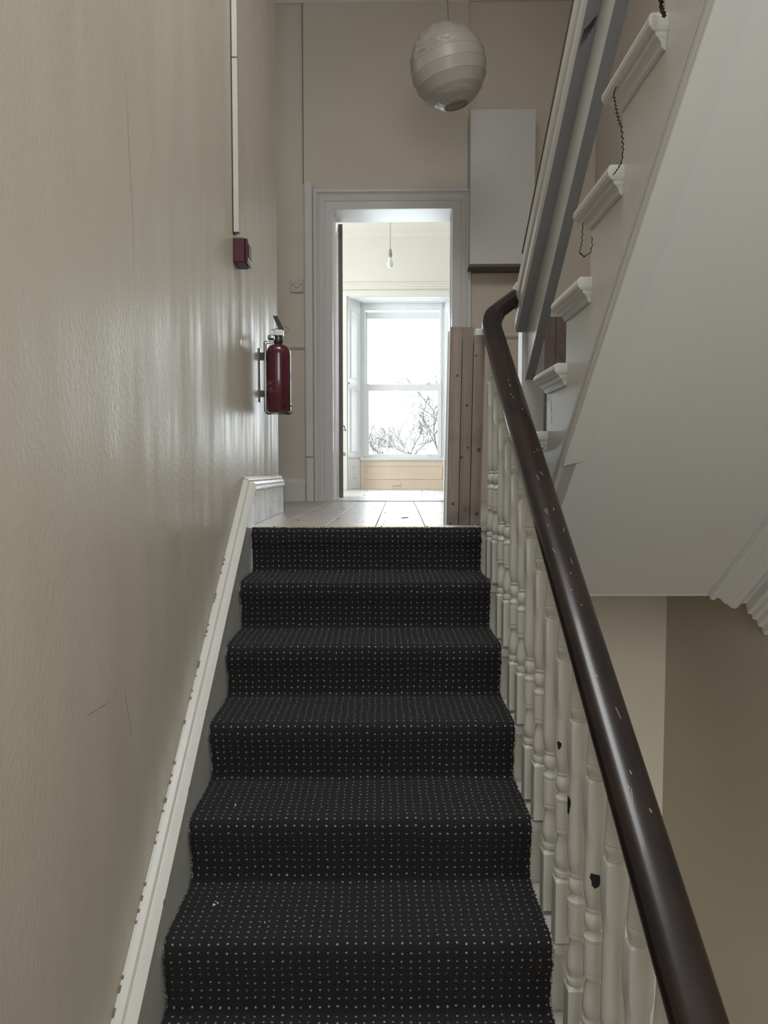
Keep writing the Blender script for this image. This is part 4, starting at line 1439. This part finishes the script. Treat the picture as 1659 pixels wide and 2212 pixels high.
# open door leaf, seen almost edge on
dr = struct('door_1', MB().box(0.0, 0.034, 0.0, 0.80, 0.016, OT - 0.004), 'door_dark', 'dark door leaf folded back into the far room at the left jamb', 'door', bevel=0.002)
dr.location = rw(-0.324, 0.29, 0)
dr.rotation_euler = (0, 0, -ROOM_ANGLE + radians(9))
obj('lever_catch', MB().tube([(0.030, 0.006, 0.597), (0.044, 0.006, 0.585), (0.052, 0.006, 0.562), (0.052, 0.006, 0.548)], 0.0075, 8).box(0.030, 0.050, 0.0, 0.014, 0.556, 0.566), 'room_white', dr, label='white lever catch low on the door edge')
obj('thumb_turn', MB().box(0.030, 0.054, 0.0, 0.016, 0.350, 0.380), 'room_white', dr, bevel=0.005, label='white thumb turn below the catch')

# bare bulb
pl_ = room_thing('pendant_bulb', 'bare pearl bulb hanging on a thin flex in the far room', 'pendant lamp')
px, py = 0.068, 1.7
obj('flex', MB().tube([(px, py, 2.38), (px, py, FZ - 0.02)], 0.0032, 6), 'cord', pl_)
obj('lamp_holder', MB().lathe([(0.006, 2.39), (0.012, 2.385), (0.014, 2.36), (0.018, 2.355), (0.018, 2.315), (0.016, 2.312)], (px, py, 0), 16), 'bulb_holder', pl_)
obj('bulb', MB().lathe([(0.012, 2.318), (0.013, 2.295), (0.016, 2.285), (0.024, 2.270), (0.029, 2.252), (0.029, 2.238), (0.024, 2.222), (0.013, 2.212), (0.0001, 2.209)], (px, py, 0), 20), 'bulb_glass', pl_)
obj('ceiling_rose', MB().lathe([(0.010, FZ - 0.03), (0.035, FZ - 0.028), (0.042, FZ - 0.012), (0.042, FZ - 0.0005)], (px, py, 0), 18), 'white_plastic', pl_)

# crumbs and flakes on the floors
m_ = MB()
for i in range(70):
    if i < 45:
        w = Vector((random.uniform(-0.45, 0.25), random.uniform(3.05, 5.4), 0.0002))
        s_ = random.choice([0.002, 0.003, 0.003, 0.005])
    else:
        w = rw(random.uniform(-0.3, 0.6), random.uniform(0.4, 3.2), 0.0002)
        s_ = random.uniform(0.004, 0.009)
    a = random.random() * 6
    pts = [(w.x + s_ * cos(a + q) * k_, w.y + s_ * sin(a + q) * k_) for q, k_ in ((0, 1), (1.4, .6), (2.9, 1.2), (4.4, .7))]
    m_.prism(pts, 2, 0.0001, s_ * .5)
m_.prism([(0.12, 3.62), (0.128, 3.63), (0.15, 3.655), (0.146, 3.66), (0.126, 3.645), (0.112, 3.64)], 2, 0.0001, 0.003)
o = obj('floor_debris', m_, 'grey_dirt')
tag(o, 'dark crumbs and flakes scattered over the pale landing and room floors', 'debris', kind='stuff')

# ------------------------------------------------------------------ outside: ground and bare trees
mb = MB().box(-40, 40, 11.5, 90, -7.2, -7.0)
struct('ground', mb, 'lawn', 'grass far below the window outside', 'ground')


def tree(base, top_z, stems, label, seed, r0, yellow=0.0):
    """bare tree: trunk up to top_z, then stems (direction, length, radius) forking into fine twigs"""
    rnd_ = random.Random(seed)
    t = thing('bare_tree', label, 'tree', base)
    top = Vector((0, 0, top_z - base[2]))
    tr = MB().tube([(0, 0, -0.05), (rnd_.uniform(-.1, .1), 0.05, top.z * .4), tuple(top)], [r0 * 1.6, r0 * 1.2, r0], 10)
    obj('trunk', tr, 'bark', t)
    br, bd = MB(), MB()

    def grow(p, d, L, r, depth):
        n = 5 if depth > 1 else 3
        pts, rs = [p], [r]
        q, dd = p.copy(), d.copy()
        for i in range(n):
            dd = (dd + Vector((rnd_.uniform(-.2, .2), rnd_.uniform(-.2, .2), rnd_.uniform(-.1, .16)))).normalized()
            q = q + dd * L / n
            pts.append(q.copy())
            rs.append(r * (1 - 0.55 * (i + 1) / n))
        br.tube(pts, rs, 4 if depth > 1 else 3, cap=False)
        if depth == 0:
            if rnd_.random() < yellow:
                for i in range(2):
                    c = pts[-1] + Vector((rnd_.uniform(-.03, .03), rnd_.uniform(-.03, .03), rnd_.uniform(-.03, .03)))
                    s_ = 0.014
                    bd.add([c + Vector((s_ * rnd_.uniform(-1, 1), s_ * rnd_.uniform(-1, 1), s_ * rnd_.uniform(-1, 1))) for _ in range(3)], [(0, 1, 2)])
            return
        k = {4: 6, 3: 5, 2: 4, 1: 3}[depth]
        for i in range(k):
            f = rnd_.uniform(0.2, 1.0)
            idx = min(int(f * n), n - 1)
            pp_ = pts[idx].lerp(pts[idx + 1], f * n - idx)
            nd = (dd + Vector((rnd_.uniform(-1, 1), rnd_.uniform(-1, 1), rnd_.uniform(-.6, .8))) * 0.9).normalized()
            grow(pp_, nd, L * rnd_.uniform(0.48, 0.74), max(r * 0.5, 0.0045), depth - 1)
    for d, L, r in stems:
        grow(top, Vector(d).normalized(), L, r, 4)
    o = obj('branches', br, 'bark', t)
    o['kind'] = 'stuff'
    if bd.v:
        o = obj('buds', bd, 'bud', t)
        o['kind'] = 'stuff'
    return t


tree((1.70, 19.0, -7.0), 0.30, [((-0.42, 0.1, 1), 1.55, 0.040), ((0.05, -0.1, 1), 1.5, 0.034), ((-0.9, 0.1, 0.35), 1.1, 0.026), ((0.6, 0.2, 0.6), 1.1, 0.026)], 'tallest bare tree at the right of the lower window pane', 3, 0.07, 0.35)
tree((0.85, 22.5, -7.0), 0.30, [((-0.25, 0.1, 1), 1.25, 0.030), ((0.45, 0, 1), 1.2, 0.028), ((-0.9, 0.1, 0.5), 1.0, 0.022), ((0.1, 0.2, 1), 1.05, 0.024)], 'bare twiggy tree in the middle of the lower window pane', 8, 0.05, 0.15)
tree((0.02, 27.0, -7.0), 0.35, [((-0.3, 0.1, 1), 1.2, 0.026), ((0.5, 0, .9), 1.0, 0.024)], 'lowest bare tree with yellowish buds at the left of the lower window pane', 12, 0.05, 0.7)
